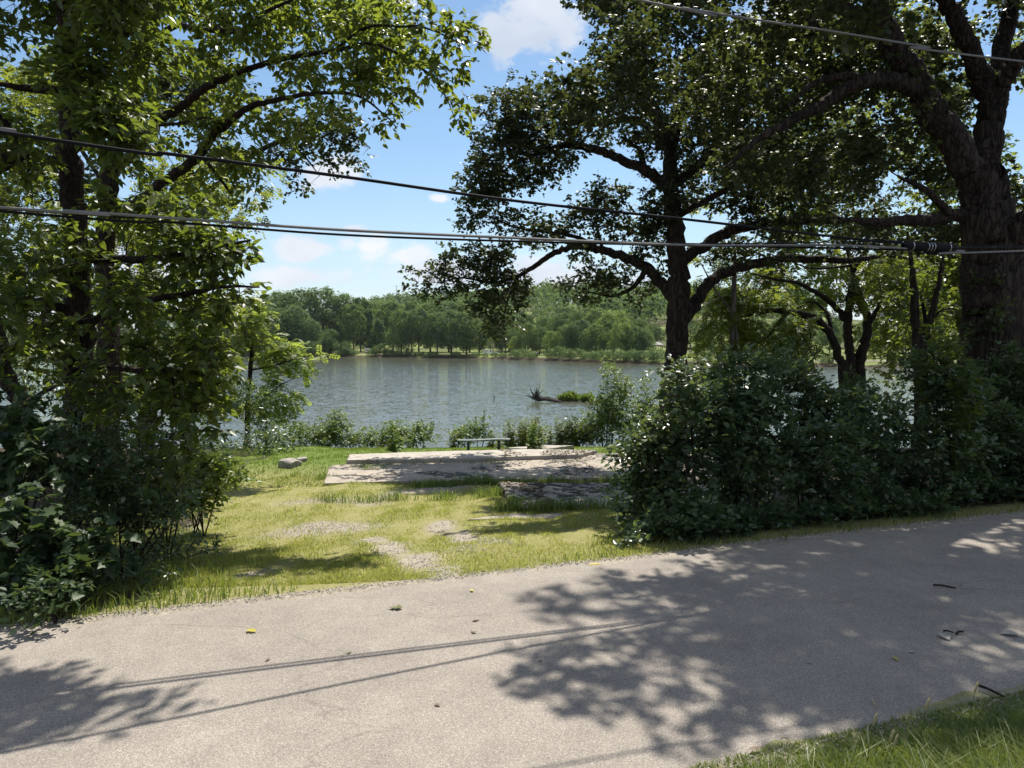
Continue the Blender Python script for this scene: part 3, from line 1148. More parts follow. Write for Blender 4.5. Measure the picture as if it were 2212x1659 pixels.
OAKLEAF = dict(n=36, twig=.42, size=.112, droop=.2, lift=.2, tumble=.6)
bp = base_py(1456, 22)
center_limbs = [
    [(1452, bp, 22, .46), (1455, 870, 22, .36), (1460, 780, 22, .31), (1463, 700, 22, .32), (1466, 620, 22, .30), (1462, 540, 22, .27), (1452, 460, 22, .25),
     (1448, 380, 22.1, .22), (1455, 290, 22.3, .17), (1490, 190, 22.6, .12), (1530, 90, 23, .07), (1550, 0, 23, .03)],
    # low limb sweeping to the left
    [(1462, 650, 22, .20), (1430, 615, 21.8, .17), (1400, 580, 21.6, .16), (1350, 555, 21.4, .14), (1300, 540, 21.2, .12), (1250, 532, 21, .10), (1200, 545, 20.8, .09),
     (1150, 578, 20.6, .075), (1110, 600, 20.5, .06), (1060, 610, 20.4, .045), (1000, 600, 20.3, .03), (945, 612, 20.2, .015)],
    [(1400, 575, 21.6, .10), (1385, 600, 21.5, .08), (1360, 625, 21.4, .06), (1320, 640, 21.3, .04), (1270, 630, 21.2, .02)],
    [(1120, 597, 20.5, .05), (1100, 640, 20.4, .035), (1085, 690, 20.3, .02), (1068, 730, 20.2, .01)],
    [(1300, 540, 21.2, .07), (1240, 510, 21, .06), (1170, 500, 20.8, .05), (1110, 490, 20.6, .035), (1050, 465, 20.4, .02), (1010, 470, 20.3, .01)],
    [(1300, 532, 21.2, .05), (1288, 480, 21.4, .035), (1292, 440, 21.5, .02), (1300, 415, 21.5, .01)],
    # high limb sweeping to the left
    [(1448, 420, 22, .17), (1420, 385, 21.9, .16), (1380, 362, 21.7, .15), (1330, 340, 21.5, .13), (1280, 322, 21.3, .12), (1220, 315, 21.1, .10), (1170, 330, 20.9, .06), (1120, 350, 20.8, .03), (1060, 385, 20.7, .012)],
    [(1388, 362, 21.7, .10), (1388, 340, 21.7, .09), (1378, 320, 21.6, .06), (1340, 295, 21.5, .03)],
    [(1450, 330, 22.1, .12), (1380, 260, 21.8, .10), (1290, 268, 21.5, .08), (1220, 265, 21.2, .06), (1160, 275, 21, .04), (1090, 270, 20.8, .02)],
    [(1452, 300, 22.2, .12), (1400, 200, 22, .08), (1350, 130, 21.8, .04), (1320, 60, 21.6, .02)],
    # limbs to the right
    [(1470, 700, 22, .20), (1495, 665, 21.9, .19), (1520, 625, 21.8, .17), (1551, 596, 21.7, .16), (1625, 571, 21.5, .14), (1708, 557, 21.3, .13), (1825, 562, 21, .10), (1908, 552, 20.8, .06), (1980, 530, 20.6, .02)],
    [(1468, 575, 22, .18), (1491, 550, 22, .17), (1540, 520, 22, .16), (1590, 495, 22, .15), (1648, 484, 22, .14), (1740, 478, 21.9, .12), (1850, 476, 21.8, .08), (1960, 470, 21.6, .03)],
    [(1455, 400, 22.1, .14), (1540, 330, 22.5, .12), (1620, 250, 23, .09), (1700, 160, 23.4, .05), (1760, 80, 23.6, .02)],
    [(1452, 320, 22, .13), (1420, 260, 24.5, .11), (1380, 200, 27, .07), (1300, 180, 29, .03)],
    [(1460, 470, 22, .10), (1530, 430, 22.5, .09), (1610, 390, 23, .07), (1700, 350, 23.4, .03)],
]
center_blobs = [(1370, 90, 85, 95, 28.5), (1345, 200, 95, 65, 29.2), (1240, 205, 95, 55, 29.6), (1330, 130, 70, 60, 22), (1290, 215, 80, 45, 22), (1430, 170, 80, 60, 27), (1110, 245, 70, 60, 20.8), (1075, 300, 55, 50, 20.6), (1085, 350, 85, 55, 20.7), (1050, 385, 55, 40, 20.5),
                (1165, 300, 90, 60, 21), (1180, 240, 80, 60, 21.4), (1060, 420, 45, 22, 20.5), (1015, 400, 25, 25, 20.5), (1150, 380, 55, 25, 20.9), (1220, 350, 40, 22, 21), (1300, 270, 70, 50, 21.4), (1390, 290, 55, 40, 21.6),
                (1440, 290, 90, 110, 22), (1500, 110, 110, 120, 22.5), (1560, 210, 110, 110, 22.5), (1540, 340, 100, 90, 22.3), (1470, 30, 100, 80, 22.3), (1420, 430, 50, 45, 21.8), (1480, 420, 60, 50, 22.4), (1640, 300, 110, 110, 23),
                (1600, 420, 95, 60, 22.6), (1680, 440, 90, 50, 22.6), (1400, 500, 55, 45, 21.6), (1380, 470, 35, 30, 21.8), (1340, 495, 28, 25, 21.5),
                (1285, 425, 50, 28, 21.4), (1330, 425, 38, 30, 21.5), (1260, 460, 45, 25, 21.2), (1310, 480, 45, 30, 21.3),
                (1045, 445, 48, 28, 20.5), (1015, 480, 28, 24, 20.4), (1110, 475, 60, 22, 20.7), (1150, 510, 60, 25, 20.7), (1210, 495, 50, 24, 20.9), (1250, 545, 45, 16, 21),
                (1010, 560, 75, 28, 20.4), (960, 580, 40, 28, 20.3), (905, 600, 26, 26, 20.2), (935, 630, 35, 28, 20.2), (1000, 610, 50, 26, 20.3), (1060, 580, 45, 35, 20.5), (1080, 545, 45, 20, 20.6), (1120, 620, 35, 28, 20.5),
                (1060, 640, 45, 30, 20.4), (1075, 690, 32, 32, 20.3), (1062, 722, 24, 18, 20.2), (1110, 655, 22, 22, 20.4), (1040, 660, 22, 22, 20.3), (1090, 600, 60, 20, 20.5),
                (1300, 600, 55, 22, 21.2), (1250, 612, 42, 22, 21.1), (1225, 618, 24, 18, 21), (1275, 640, 45, 15, 21.2), (1340, 610, 45, 20, 21.3), (1400, 545, 40, 28, 21.6), (1398, 610, 24, 24, 21.5), (1385, 645, 15, 22, 21.5),
                (1350, 575, 35, 14, 21.3), (1435, 570, 28, 30, 21.8), (1420, 470, 40, 40, 21.7)]
center_blobs += fill([(1480, 330), (1900, 300), (1950, 540), (1600, 560), (1500, 500)], 14, 75, 42, 21, 24, 5)
center_blobs += fill([(1300, -250), (1800, -250), (1850, 20), (1320, 20)], 9, 130, 110, 20, 25, 6)
center_blobs = [(q[0], q[1], q[2] * 1.1, q[3] * 1.1, q[4], 1.45) if q[0] < 1410 and len(q) == 5 else q for q in center_blobs]
plant('oak_tree', 'dark spreading oak with a low limb reaching left over the river view', 'tree', rooted(1456, 22), center_limbs, center_blobs, 15.0, OAKLEAF, 'oaks', M['oak'], M['bark'], mirror=22.0, seed=11, gap=-.75, gs=1.9, sides=28, ridge=.03)

bp = base_py(2150, 13)
right_limbs = [
    [(2152, bp, 13, .72), (2150, 900, 13, .60), (2148, 780, 13, .54), (2146, 640, 13, .50), (2140, 560, 13, .46), (2132, 480, 13, .42), (2126, 420, 13, .38), (2122, 385, 13, .34)],
    [(2118, 420, 13, .26), (2092, 367, 12.9, .25), (2041, 283, 12.8, .23), (1995, 207, 12.7, .21), (1958, 140, 12.6, .19), (1925, 90, 12.5, .18), (1901, 33, 12.4, .16), (1885, -40, 12.2, .13), (1880, -160, 12, .08), (1900, -300, 11.6, .03)],
    [(2132, 430, 13.1, .27), (2130, 350, 13.1, .25), (2140, 270, 13.2, .22), (2141, 225, 13.2, .20), (2125, 175, 13.2, .17), (2106, 130, 13.1, .15), (2090, 95, 13, .14), (2058, 33, 12.9, .13), (2030, -30, 12.8, .11), (2000, -200, 12.5, .05)],
    [(2142, 250, 13.2, .17), (2152, 190, 13.4, .16), (2162, 120, 13.6, .15), (2178, 50, 13.8, .14), (2195, -30, 14, .10), (2240, -220, 14, .05)],
    [(2148, 240, 13.2, .14), (2168, 180, 13, .13), (2190, 140, 12.8, .13), (2225, 100, 12.6, .12), (2330, 30, 12.2, .06), (2430, -80, 12, .03)],
    [(2140, 590, 13, .26), (2165, 545, 12.8, .24), (2195, 505, 12.6, .21), (2230, 470, 12.4, .18), (2330, 420, 12, .10), (2430, 380, 11.8, .04)],
    [(1990, 205, 12.7, .14), (1965, 187, 12.5, .13), (1930, 174, 12.3, .12), (1880, 173, 12.1, .11), (1830, 190, 12, .10), (1775, 226, 11.9, .085), (1720, 255, 11.8, .07), (1640, 300, 11.7, .05), (1570, 360, 11.6, .02)],
    [(1930, 95, 12.5, .11), (1890, 50, 12.3, .10), (1845, 25, 12.1, .09), (1800, 15, 12, .08), (1768, 25, 11.9, .07), (1752, 45, 11.9, .06), (1770, 62, 11.8, .03)],
    [(1880, 173, 12.1, .07), (1820, 165, 11.9, .06), (1760, 180, 11.8, .05), (1700, 230, 11.7, .02)],
    [(2112, 462, 13, .12), (2040, 470, 12.8, .10), (1970, 478, 12.6, .09), (1880, 480, 12.4, .06), (1800, 470, 12.3, .02)],
    [(2060, 470, 12.8, .07), (2030, 440, 12.6, .06), (2000, 410, 12.5, .05), (1940, 380, 12.4, .02)],
]
right_blobs = fill([(1560, 0), (2000, 0), (2020, 230), (1960, 330), (1600, 380), (1520, 280)], 44, 80, 55, 12.5, 17, 7)
right_blobs += fill([(1900, 0), (2212, 0), (2230, 330), (2050, 300), (1930, 150)], 13, 60, 50, 13.4, 16, 8)
right_blobs += fill([(1700, 330), (2060, 330), (2080, 520), (1800, 540)], 12, 65, 38, 12.8, 15.5, 9)
right_blobs += fill([(1500, -650), (2500, -650), (2600, 10), (1560, 0)], 34, 150, 110, 8.8, 13.5, 10)
right_blobs += fill([(2150, 300), (2500, 250), (2500, 640), (2180, 640)], 12, 80, 60, 12.5, 15.5, 13)
right_blobs += [(1480, -370, 120, 80, 9.4), (1590, -420, 120, 80, 9.4), (1420, -300, 80, 60, 9.6), (1540, -300, 100, 70, 9.8), (1660, -340, 110, 80, 9.6)]
right_blobs += [(2110, 650, 40, 60, 12.7, .5), (2095, 740, 35, 50, 12.7, .6), (2130, 700, 50, 60, 12.3, .5)]
plant('oak_tree', 'massive forked oak trunk at the right edge beside the lane', 'tree', rooted(2150, 13), right_limbs, right_blobs, 21.0, dict(OAKLEAF, n=32, twig=.32, size=.098), 'oaks', M['oak'], M['bark'], seed=12, gap=-.45, gs=2.3, sides=44, ridge=.035)

# ---- left trees
ASH = dict(n=22, twig=.42, size=.15, droop=.35, lift=.1, tumble=.5, sag=.25)
bp = base_py(165, 11.5 * .85)
t1_limbs = [
    [(160, bp, 11.5, .26), (165, 930, 11.5, .22), (172, 780, 11.5, .21), (170, 640, 11.5, .19), (160, 470, 11.4, .17), (155, 330, 11.4, .155), (150, 150, 11.3, .14), (140, 0, 11.2, .12), (130, -150, 11, .06)],
    [(165, 690, 11.5, .09), (110, 655, 11.2, .08), (40, 655, 10.8, .07), (-40, 640, 10.4, .05)],
    [(170, 800, 11.5, .07), (220, 790, 10.9, .055), (300, 800, 10.3, .04), (370, 800, 9.8, .03), (440, 810, 9.5, .015)],
    [(166, 560, 11.5, .08), (230, 560, 10.9, .06), (330, 560, 10.4, .05), (430, 540, 10, .035), (540, 520, 9.8, .015)],
    [(168, 720, 11.5, .06), (260, 660, 10.8, .05), (380, 640, 10.3, .04), (480, 620, 10, .025), (560, 620, 9.8, .01)],
    [(60, 320, 10.5, .10), (20, 345, 10.6, .09), (-30, 380, 10.8, .08)],
    [(157, 380, 11.4, .08), (120, 350, 11, .07), (60, 322, 10.5, .06), (0, 250, 10, .03)],
    [(148, 40, 11.2, .09), (280, -60, 10.8, .07), (420, -140, 10.4, .05), (560, -200, 10.1, .04), (700, -240, 9.9, .025), (850, -280, 9.8, .01)],
    [(153, 200, 11.3, .07), (60, 190, 10.8, .05), (-30, 180, 10.4, .02)],
    [(372, 800, 9.8, .02), (380, 880, 9.5, .015), (400, 950, 9.3, .01), (420, 1010, 9.2, .006)],
]
t1_blobs = fill([(-60, -60), (330, -60), (300, 300), (260, 420), (-60, 470)], 22, 75, 48, 9.6, 12.5, 21)
t1_blobs += fill([(-60, 430), (330, 440), (470, 480), (520, 700), (430, 860), (-60, 800)], 24, 75, 42, 9.2, 11.5, 22)
t1_blobs += [(560, 520, 42, 16, 9.8), (520, 545, 55, 24, 9.9), (470, 510, 55, 24, 10), (540, 600, 36, 26, 9.8), (500, 650, 55, 30, 9.9), (450, 560, 60, 35, 10), (400, 500, 60, 30, 10.1),
             (440, 780, 62, 30, 9.5), (360, 800, 60, 35, 9.6), (300, 760, 60, 35, 9.8), (400, 870, 55, 30, 9.3), (455, 880, 30, 16, 9.3), (360, 920, 45, 30, 9.2), (420, 940, 35, 26, 9.2), (400, 1000, 36, 26, 9.1), (350, 990, 30, 26, 9.1), (240, 860, 60, 40, 9.6)]
t1_blobs += fill([(-400, -700), (400, -700), (350, -60), (-400, -60)], 12, 130, 90, 9, 13, 23)
t1_blobs += [(420, -130, 90, 55, 10.2), (500, -170, 90, 60, 10.2), (590, -200, 85, 60, 10), (680, -230, 85, 55, 9.9), (520, -260, 90, 60, 10.4), (770, -250, 80, 55, 9.8), (840, -280, 60, 45, 9.8), (620, -310, 90, 60, 10)]
plant('ash_tree', 'tall leafy tree at the left edge with large drooping leaves over the shrubs', 'tree', rooted(165, 11.5 * .85), t1_limbs, t1_blobs, 36.0, ASH, 'ovate', M['ash'], M['bark_ash'], ds=.85, seed=21, gap=-.5, gs=1.9, sides=20, ridge=.025, leaves=130, twiglets=True)

bp = base_py(238, 13.5 * 1.06)
t2_limbs = [
    [(240, bp, 13.5, .24), (236, 900, 13.5, .20), (234, 700, 13.5, .18), (231, 500, 13.5, .165), (233, 400, 13.5, .155), (241, 360, 13.5, .15), (257, 300, 13.4, .14), (277, 207, 13.3, .135), (300, 140, 13.2, .125), (317, 83, 13.2, .115), (330, 20, 13.1, .10), (345, -100, 13, .05)],
    [(240, 370, 13.5, .10), (283, 337, 13.3, .085), (317, 300, 13.2, .08), (347, 260, 13, .075), (393, 230, 12.8, .07), (433, 197, 12.6, .065), (500, 163, 12.3, .05), (600, 130, 12, .04), (720, 110, 11.7, .03), (814, 97, 11.5, .025), (927, 160, 11.2, .018), (964, 213, 11.1, .01), (985, 262, 11, .005)],
    [(232, 505, 13.5, .11), (262, 470, 13.3, .095), (293, 440, 13.1, .09), (333, 410, 12.9, .085), (383, 373, 12.7, .08), (433, 333, 12.5, .075), (453, 300, 12.4, .07), (483, 273, 12.3, .06), (533, 233, 12.1, .05), (600, 215, 11.9, .04), (700, 200, 11.6, .03), (780, 210, 11.4, .02), (850, 265, 11.2, .008)],
    [(310, 110, 13.2, .06), (377, 57, 12.8, .05), (433, 63, 12.5, .04), (533, 67, 12.2, .035), (563, 33, 12, .03), (650, -10, 11.8, .02)],
    [(720, 110, 11.7, .02), (790, 60, 11.5, .02), (867, 57, 11.4, .018), (920, 60, 11.3, .015), (1003, 97, 11.1, .008)],
    [(305, 270, 13.2, .03), (340, 270, 12.8, .03), (400, 265, 12.5, .025), (450, 255, 12.3, .02), (520, 290, 12, .01)],
    [(433, 333, 12.5, .04), (470, 380, 12.4, .03), (500, 420, 12.3, .015)],
]
t2_blobs = fill([(260, -80), (900, -80), (1000, 60), (850, 130), (700, 190), (560, 230), (420, 260), (280, 240)], 34, 70, 42, 11.6, 14.8, 24)
t2_blobs += [(975, 60, 45, 40, 11.2), (1005, 95, 30, 25, 11.1), (940, 100, 45, 32, 11.3), (960, 170, 42, 28, 11.1), (985, 220, 28, 35, 11), (975, 255, 16, 18, 11), (900, 150, 45, 28, 11.2),
             (820, 170, 50, 32, 11.3), (800, 230, 42, 26, 11.3), (845, 262, 26, 20, 11.2), (780, 130, 60, 40, 11.5), (880, 40, 60, 45, 11.4), (870, 205, 32, 14, 11.2), (930, 10, 35, 20, 11.2),
             (720, 240, 55, 30, 11.5), (640, 250, 60, 38, 11.8), (560, 280, 55, 35, 12), (500, 330, 50, 30, 12.1), (450, 280, 45, 30, 12.3), (380, 310, 45, 32, 12.6), (430, 400, 50, 26, 12.4), (490, 400, 42, 22, 12.2), (540, 415, 30, 18, 12), (530, 360, 40, 25, 12)]
t2_blobs += fill([(250, -400), (700, -400), (700, -60), (250, -60)], 5, 120, 80, 11, 14, 25)
t2_blobs += fill([(230, 420), (430, 430), (400, 640), (230, 640)], 6, 60, 40, 12.5, 14, 26)
plant('hackberry_tree', 'leaning tree with long bare limbs and bright leaves overhanging the sky gap', 'tree', rooted(240, 13.5 * 1.06), t2_limbs, t2_blobs, 34.0, dict(ASH, n=22, size=.13, twig=.36, droop=.45), 'ovate', M['hack'], M['bark_ash'], ds=1.06, seed=22, gap=-.45, gs=2.0, sides=16, ridge=.025, twiglets=False)

# dark tree behind with an oak-like clump
bp = base_py(330, 24)
t3_limbs = [
    [(318, bp, 24, .30), (318, 700, 24, .26), (322, 560, 24, .24), (327, 500, 24, .22), (350, 462, 24, .20), (375, 425, 24, .18), (393, 400, 24, .15), (430, 330, 23.8, .12), (480, 260, 23.6, .09), (520, 180, 23.4, .04)],
    [(395, 395, 24, .10), (470, 360, 23.6, .09), (550, 330, 23.3, .08), (620, 300, 23, .065), (690, 280, 22.8, .05), (760, 290, 22.6, .03), (800, 320, 22.5, .015)],
    [(620, 300, 23, .04), (660, 340, 22.9, .03), (690, 380, 22.8, .012)],
    [(327, 500, 24, .12), (250, 430, 24.3, .10), (180, 330, 24.6, .06), (120, 250, 25, .03)],
]
t3_blobs = [(640, 290, 45, 40, 22.9), (700, 270, 60, 38, 22.8), (760, 270, 45, 32, 22.6), (795, 310, 26, 26, 22.5), (770, 345, 32, 22, 22.6), (710, 340, 40, 25, 22.7), (650, 350, 40, 22, 22.8), (645, 400, 24, 18, 22.8), (600, 330, 45, 28, 23), (590, 260, 50, 40, 23.1), (540, 350, 40, 22, 23.3), (750, 310, 40, 20, 22.6), (680, 310, 40, 20, 22.7)]
t3_blobs += fill([(60, 100), (480, 100), (520, 330), (400, 420), (60, 420)], 14, 90, 60, 22.8, 26, 27)
plant('dark_oak_tree', 'furrowed dark tree behind the left trees with a small-leaved clump against the sky', 'tree', rooted(320, 24), t3_limbs, t3_blobs, 19, dict(OAKLEAF, n=24, size=.13), 'oaks', M['oak'], M['bark_dark'], seed=23, gap=-.4, gs=1.8, sides=14)

# locust-like tree with yellow compound leaves and thick green behind the left trees
bp = base_py(60, 17)
t5_limbs = [
    [(95, bp, 17, .22), (50, 880, 17, .20), (20, 830, 17, .18), (5, 760, 17, .17), (-20, 650, 17, .15), (-40, 500, 17, .1), (-40, 300, 17, .05)],
    [(10, 780, 17, .1), (80, 700, 17.5, .08), (160, 600, 18, .06), (280, 480, 18.5, .04), (420, 420, 18.5, .02)],
    [(50, 880, 17, .07), (90, 850, 16.6, .05), (130, 830, 16.3, .02)],
]
t5_blobs = fill([(-60, 80), (420, 160), (560, 400), (500, 480), (300, 620), (-60, 640)], 22, 90, 60, 16.5, 20, 28)
t5_blobs += [(480, 440, 60, 30, 17.5), (540, 450, 36, 25, 17.3), (520, 480, 45, 20, 17.3), (450, 470, 60, 30, 17.6), (555, 470, 20, 22, 17.3)]
t5_blobs += fill([(-60, 600), (460, 600), (480, 780), (300, 850), (-60, 820)], 12, 90, 50, 17, 20, 29)
plant('locust_tree', 'feathery yellow-green tree half hidden behind the left-hand trunks', 'tree', rooted(95, 17), t5_limbs, t5_blobs, 7.5, dict(n=13, twig=.42, size=.26, droop=.4, tumble=.4, twigs=4), 'pinnate', M['locust'], M['bark_dark'], seed=24, gap=-.55, gs=1.5, sides=12)

# slender young tree on the river bank
bp = base_py(535, 33)
t4_limbs = [
    [(532, bp, 33, .13), (534, 900, 33, .11), (537, 830, 33, .10), (545, 760, 33, .09), (550, 710, 33, .07), (560, 670, 33, .04), (562, 640, 33, .02)],
    [(534, 880, 33, .05), (570, 860, 32.7, .04), (610, 830, 32.5, .025), (640, 815, 32.4, .01)],
    [(540, 800, 33, .05), (590, 790, 32.6, .04), (640, 775, 32.4, .03), (680, 765, 32.3, .01)],
    [(545, 760, 33, .04), (510, 720, 33.3, .03), (470, 690, 33.6, .02)],
    [(575, bp, 33, .07), (575, 900, 33, .05), (580, 870, 33, .03), (600, 840, 33, .015)],
]
t4_blobs = [(520, 690, 55, 40, 33), (560, 680, 40, 30, 33), (540, 740, 60, 35, 33), (590, 750, 40, 30, 32.8), (620, 760, 36, 26, 32.6), (660, 770, 34, 20, 32.4), (600, 800, 55, 30, 32.7), (640, 800, 32, 22, 32.5), (570, 840, 60, 30, 32.8), (610, 880, 45, 28, 32.7), (560, 890, 55, 30, 33), (520, 830, 45, 40, 33.2), (480, 720, 45, 50, 33.4), (470, 800, 50, 50, 33.5), (500, 880, 55, 40, 33.2), (630, 850, 30, 20, 32.5), (440, 760, 50, 60, 33.6)]
plant('young_walnut_tree', 'slender bright green young tree at the water edge left of the river view', 'tree', rooted(533, 33), t4_limbs, t4_blobs, 6.0, dict(n=12, twig=.55, size=.42, droop=.35, tumble=.35, twigs=4, lift=.1), 'pinnate', M['young'], M['bark_dark'], seed=25, gap=-.45, gs=1.2, sides=10)

# dark thicket behind, between the left trunks and the bank
th_blobs = fill([(-80, 760), (440, 780), (600, 900), (600, 985), (300, 1000), (-80, 950)], 18, 75, 40, 22, 32, 30)
bp = base_py(430, 29)
plant('bank_thicket', 'dark brushy thicket below the slender young tree', 'shrub', rooted(430, 29), [[(430, bp, 29, .05), (440, 960, 29, .04), (450, 900, 29, .02)], [(350, base_py(350, 26), 26, .05), (340, 930, 26, .03), (330, 860, 26, .015)], [(560, base_py(560, 31), 31, .04), (550, 930, 31, .02)], [(120, base_py(120, 25), 25, .05), (120, 900, 25, .03)]],
      th_blobs, 12, dict(n=26, twig=.5, size=.15, droop=.2, tumble=.6), 'diamond', M['shrub'], M['bark_dark'], trunk_n=4, seed=26, gap=-.5, gs=1.2, sides=6)

# ---- group at the right behind the shrubs
LOC = dict(n=12, twig=.45, size=.30, droop=.45, tumble=.35, twigs=4, lift=.0, sag=.35)
l_limbs = [
    [(1841, base_py(1841, 25), 25, .19), (1841, 826, 25, .16), (1835, 753, 25, .15), (1831, 703, 25, .14), (1838, 636, 25, .13), (1851, 596, 25, .12), (1870, 540, 25, .09), (1890, 450, 25, .05)],
    [(1858, base_py(1855, 25), 25, .19), (1856, 806, 25, .17), (1865, 753, 25, .155), (1875, 696, 25, .14), (1857, 646, 25, .13), (1849, 610, 25, .10), (1830, 540, 25.2, .06)],
    [(1878, 700, 25, .08), (1905, 650, 24.7, .06), (1935, 620, 24.5, .04), (1970, 560, 24.3, .02)],
    [(1826, 690, 25, .10), (1800, 660, 24.9, .09), (1775, 640, 24.8, .08), (1728, 613, 24.6, .06), (1675, 603, 24.4, .04), (1620, 590, 24.2, .02)],
    [(1851, 590, 25, .06), (1880, 570, 24.8, .05), (1760, 580, 24.5, .03), (1700, 560, 24.3, .015)],
]
l_blobs = fill([(1520, 560), (2060, 540), (2080, 640), (1960, 690), (1780, 640), (1540, 660)], 20, 62, 30, 23.5, 26.5, 31)
l_blobs += fill([(1890, 560), (2080, 560), (2080, 740), (1930, 720)], 14, 50, 36, 24.5, 27, 32)
plant('locust_tree', 'twin-trunked dark locust rising behind the roadside shrubs', 'tree', rooted(1848, 25), l_limbs, l_blobs, 13.0, LOC, 'pinnate', M['locust'], M['bark_dark'], trunk_n=2, seed=31, gap=-.15, gs=1.7, sides=12)
a_limbs = [
    [(1826, base_py(1822, 24), 24, .16), (1821, 813, 24, .14), (1811, 770, 24, .13), (1798, 730, 24, .125), (1768, 693, 23.9, .115), (1725, 677, 23.8, .10), (1675, 671, 23.7, .08), (1635, 677, 23.6, .06), (1598, 685, 23.5, .03), (1560, 700, 23.4, .01)],
    [(1703, 675, 23.8, .07), (1688, 690, 23.7, .06), (1675, 706, 23.6, .05), (1658, 728, 23.5, .03), (1620, 745, 23.4, .012)],
    [(1797, 722, 24, .07), (1793, 700, 24.1, .06), (1785, 676, 24.2, .05), (1765, 656, 24.2, .04), (1740, 652, 24.2, .02)],
    [(1735, 680, 23.8, .03), (1750, 720, 23.6, .02), (1745, 760, 23.5, .01)],
]
a_blobs = [(1530, 700, 40, 36, 23.4), (1560, 680, 45, 40, 23.4), (1620, 700, 45, 36, 23.5), (1660, 740, 50, 26, 23.5), (1720, 735, 45, 30, 23.6), (1700, 700, 40, 20, 23.7), (1540, 740, 36, 22, 23.3), (1600, 740, 36, 24, 23.4), (1660, 650, 50, 20, 23.8), (1760, 740, 28, 28, 23.7), (1740, 690, 30, 18, 23.7), (1620, 650, 40, 22, 23.6), (1520, 660, 30, 30, 23.5), (1580, 640, 40, 24, 23.6), (1700, 760, 40, 15, 23.6)]
plant('locust_tree', 'arching locust bent left in a low curve above the shrubs', 'tree', rooted(1824, 24), a_limbs, a_blobs, 17.0, LOC, 'pinnate', M['locust'], M['bark_dark'], seed=32, gap=-.45, gs=1.7, sides=12)
e = thing('dead_tree', 'grey leafless dead stem standing just right of the dark oak trunk', 'tree', rooted(1581, 23))
for nm, lm in (('trunk', [(1580, base_py(1581, 23), 23, .12), (1581, 813, 23, .10), (1583, 720, 23, .09), (1586, 620, 23, .075), (1588, 560, 23, .05), (1586, 530, 23, .02)]),
               ('limb', [(1600, 800, 22.8, .05), (1591, 720, 22.9, .045), (1581, 676, 23, .04), (1545, 626, 22.8, .03), (1515, 570, 22.6, .015)])):
    w = np.array([list(at(a, b, c)) + [r] for a, b, c, r in lm])
    q = smooth_line(w, 6)
    v, f = tube_arrays(q[:, :3], q[:, 3], 10, .04, 3)
    obj(nm, new_mesh(nm, v, f, M['bark_grey'], True), e)
d_limbs = [
    [(1985, base_py(1985, 20), 20, .22), (1988, 820, 20, .17), (1986, 766, 20, .15), (1978, 690, 20, .12), (1972, 600, 20, .08), (1960, 500, 20, .03)],
    [(1990, 770, 20, .12), (1998, 735, 19.9, .10), (2015, 670, 19.8, .08), (2031, 596, 19.7, .06), (2040, 500, 19.6, .03)],
    [(1997, 745, 19.9, .07), (1999, 700, 20, .06), (1990, 640, 20.2, .03)],
    [(2012, 690, 19.8, .04), (2035, 670, 19.6, .03), (2060, 665, 19.5, .015)],
]
d_blobs = fill([(1920, 540), (2120, 540), (2120, 760), (1960, 760), (1910, 660)], 12, 45, 34, 19.2, 21.5, 33)
plant('box_elder_tree', 'shadowy forked tree between the twin locust and the massive oak', 'tree', rooted(1985, 20), d_limbs, d_blobs, 32.0, dict(ASH, n=18, size=.14), 'diamond', M['ash'], M['bark_dark'], seed=33, gap=-.1, gs=1.8, sides=10)
# leafy wall further along the bank at the right
k_blobs = fill([(1500, 380), (2212, 250), (2300, 600), (1950, 620), (1560, 560)], 26, 110, 60, 30, 36, 34)
k_blobs += fill([(1560, 60), (2212, 0), (2250, 330), (1700, 400)], 16, 120, 80, 29, 37, 36)
k_blobs += fill([(1900, 560), (2400, 560), (2400, 830), (1900, 800)], 16, 90, 60, 27, 34, 35)
plant('walnut_tree', 'broad green tree filling the gaps behind the right-hand oaks', 'tree', rooted(2080, 33), [[(2080, base_py(2080, 33), 33, .3), (2080, 800, 33, .25), (2070, 650, 33, .2), (2040, 500, 33, .14), (2000, 380, 33, .06)], [(2060, 600, 33, .12), (1900, 520, 33, .08), (1720, 450, 33, .03)], [(2050, 560, 33, .12), (2200, 450, 32, .06), (2300, 380, 31, .03)]],
      k_blobs, 5.2, dict(n=40, twig=.6, size=.22, droop=.35, tumble=.5), 'diamond', M['locust'], M['bark_dark'], seed=34, gap=-.25, gs=1.1, sides=10)

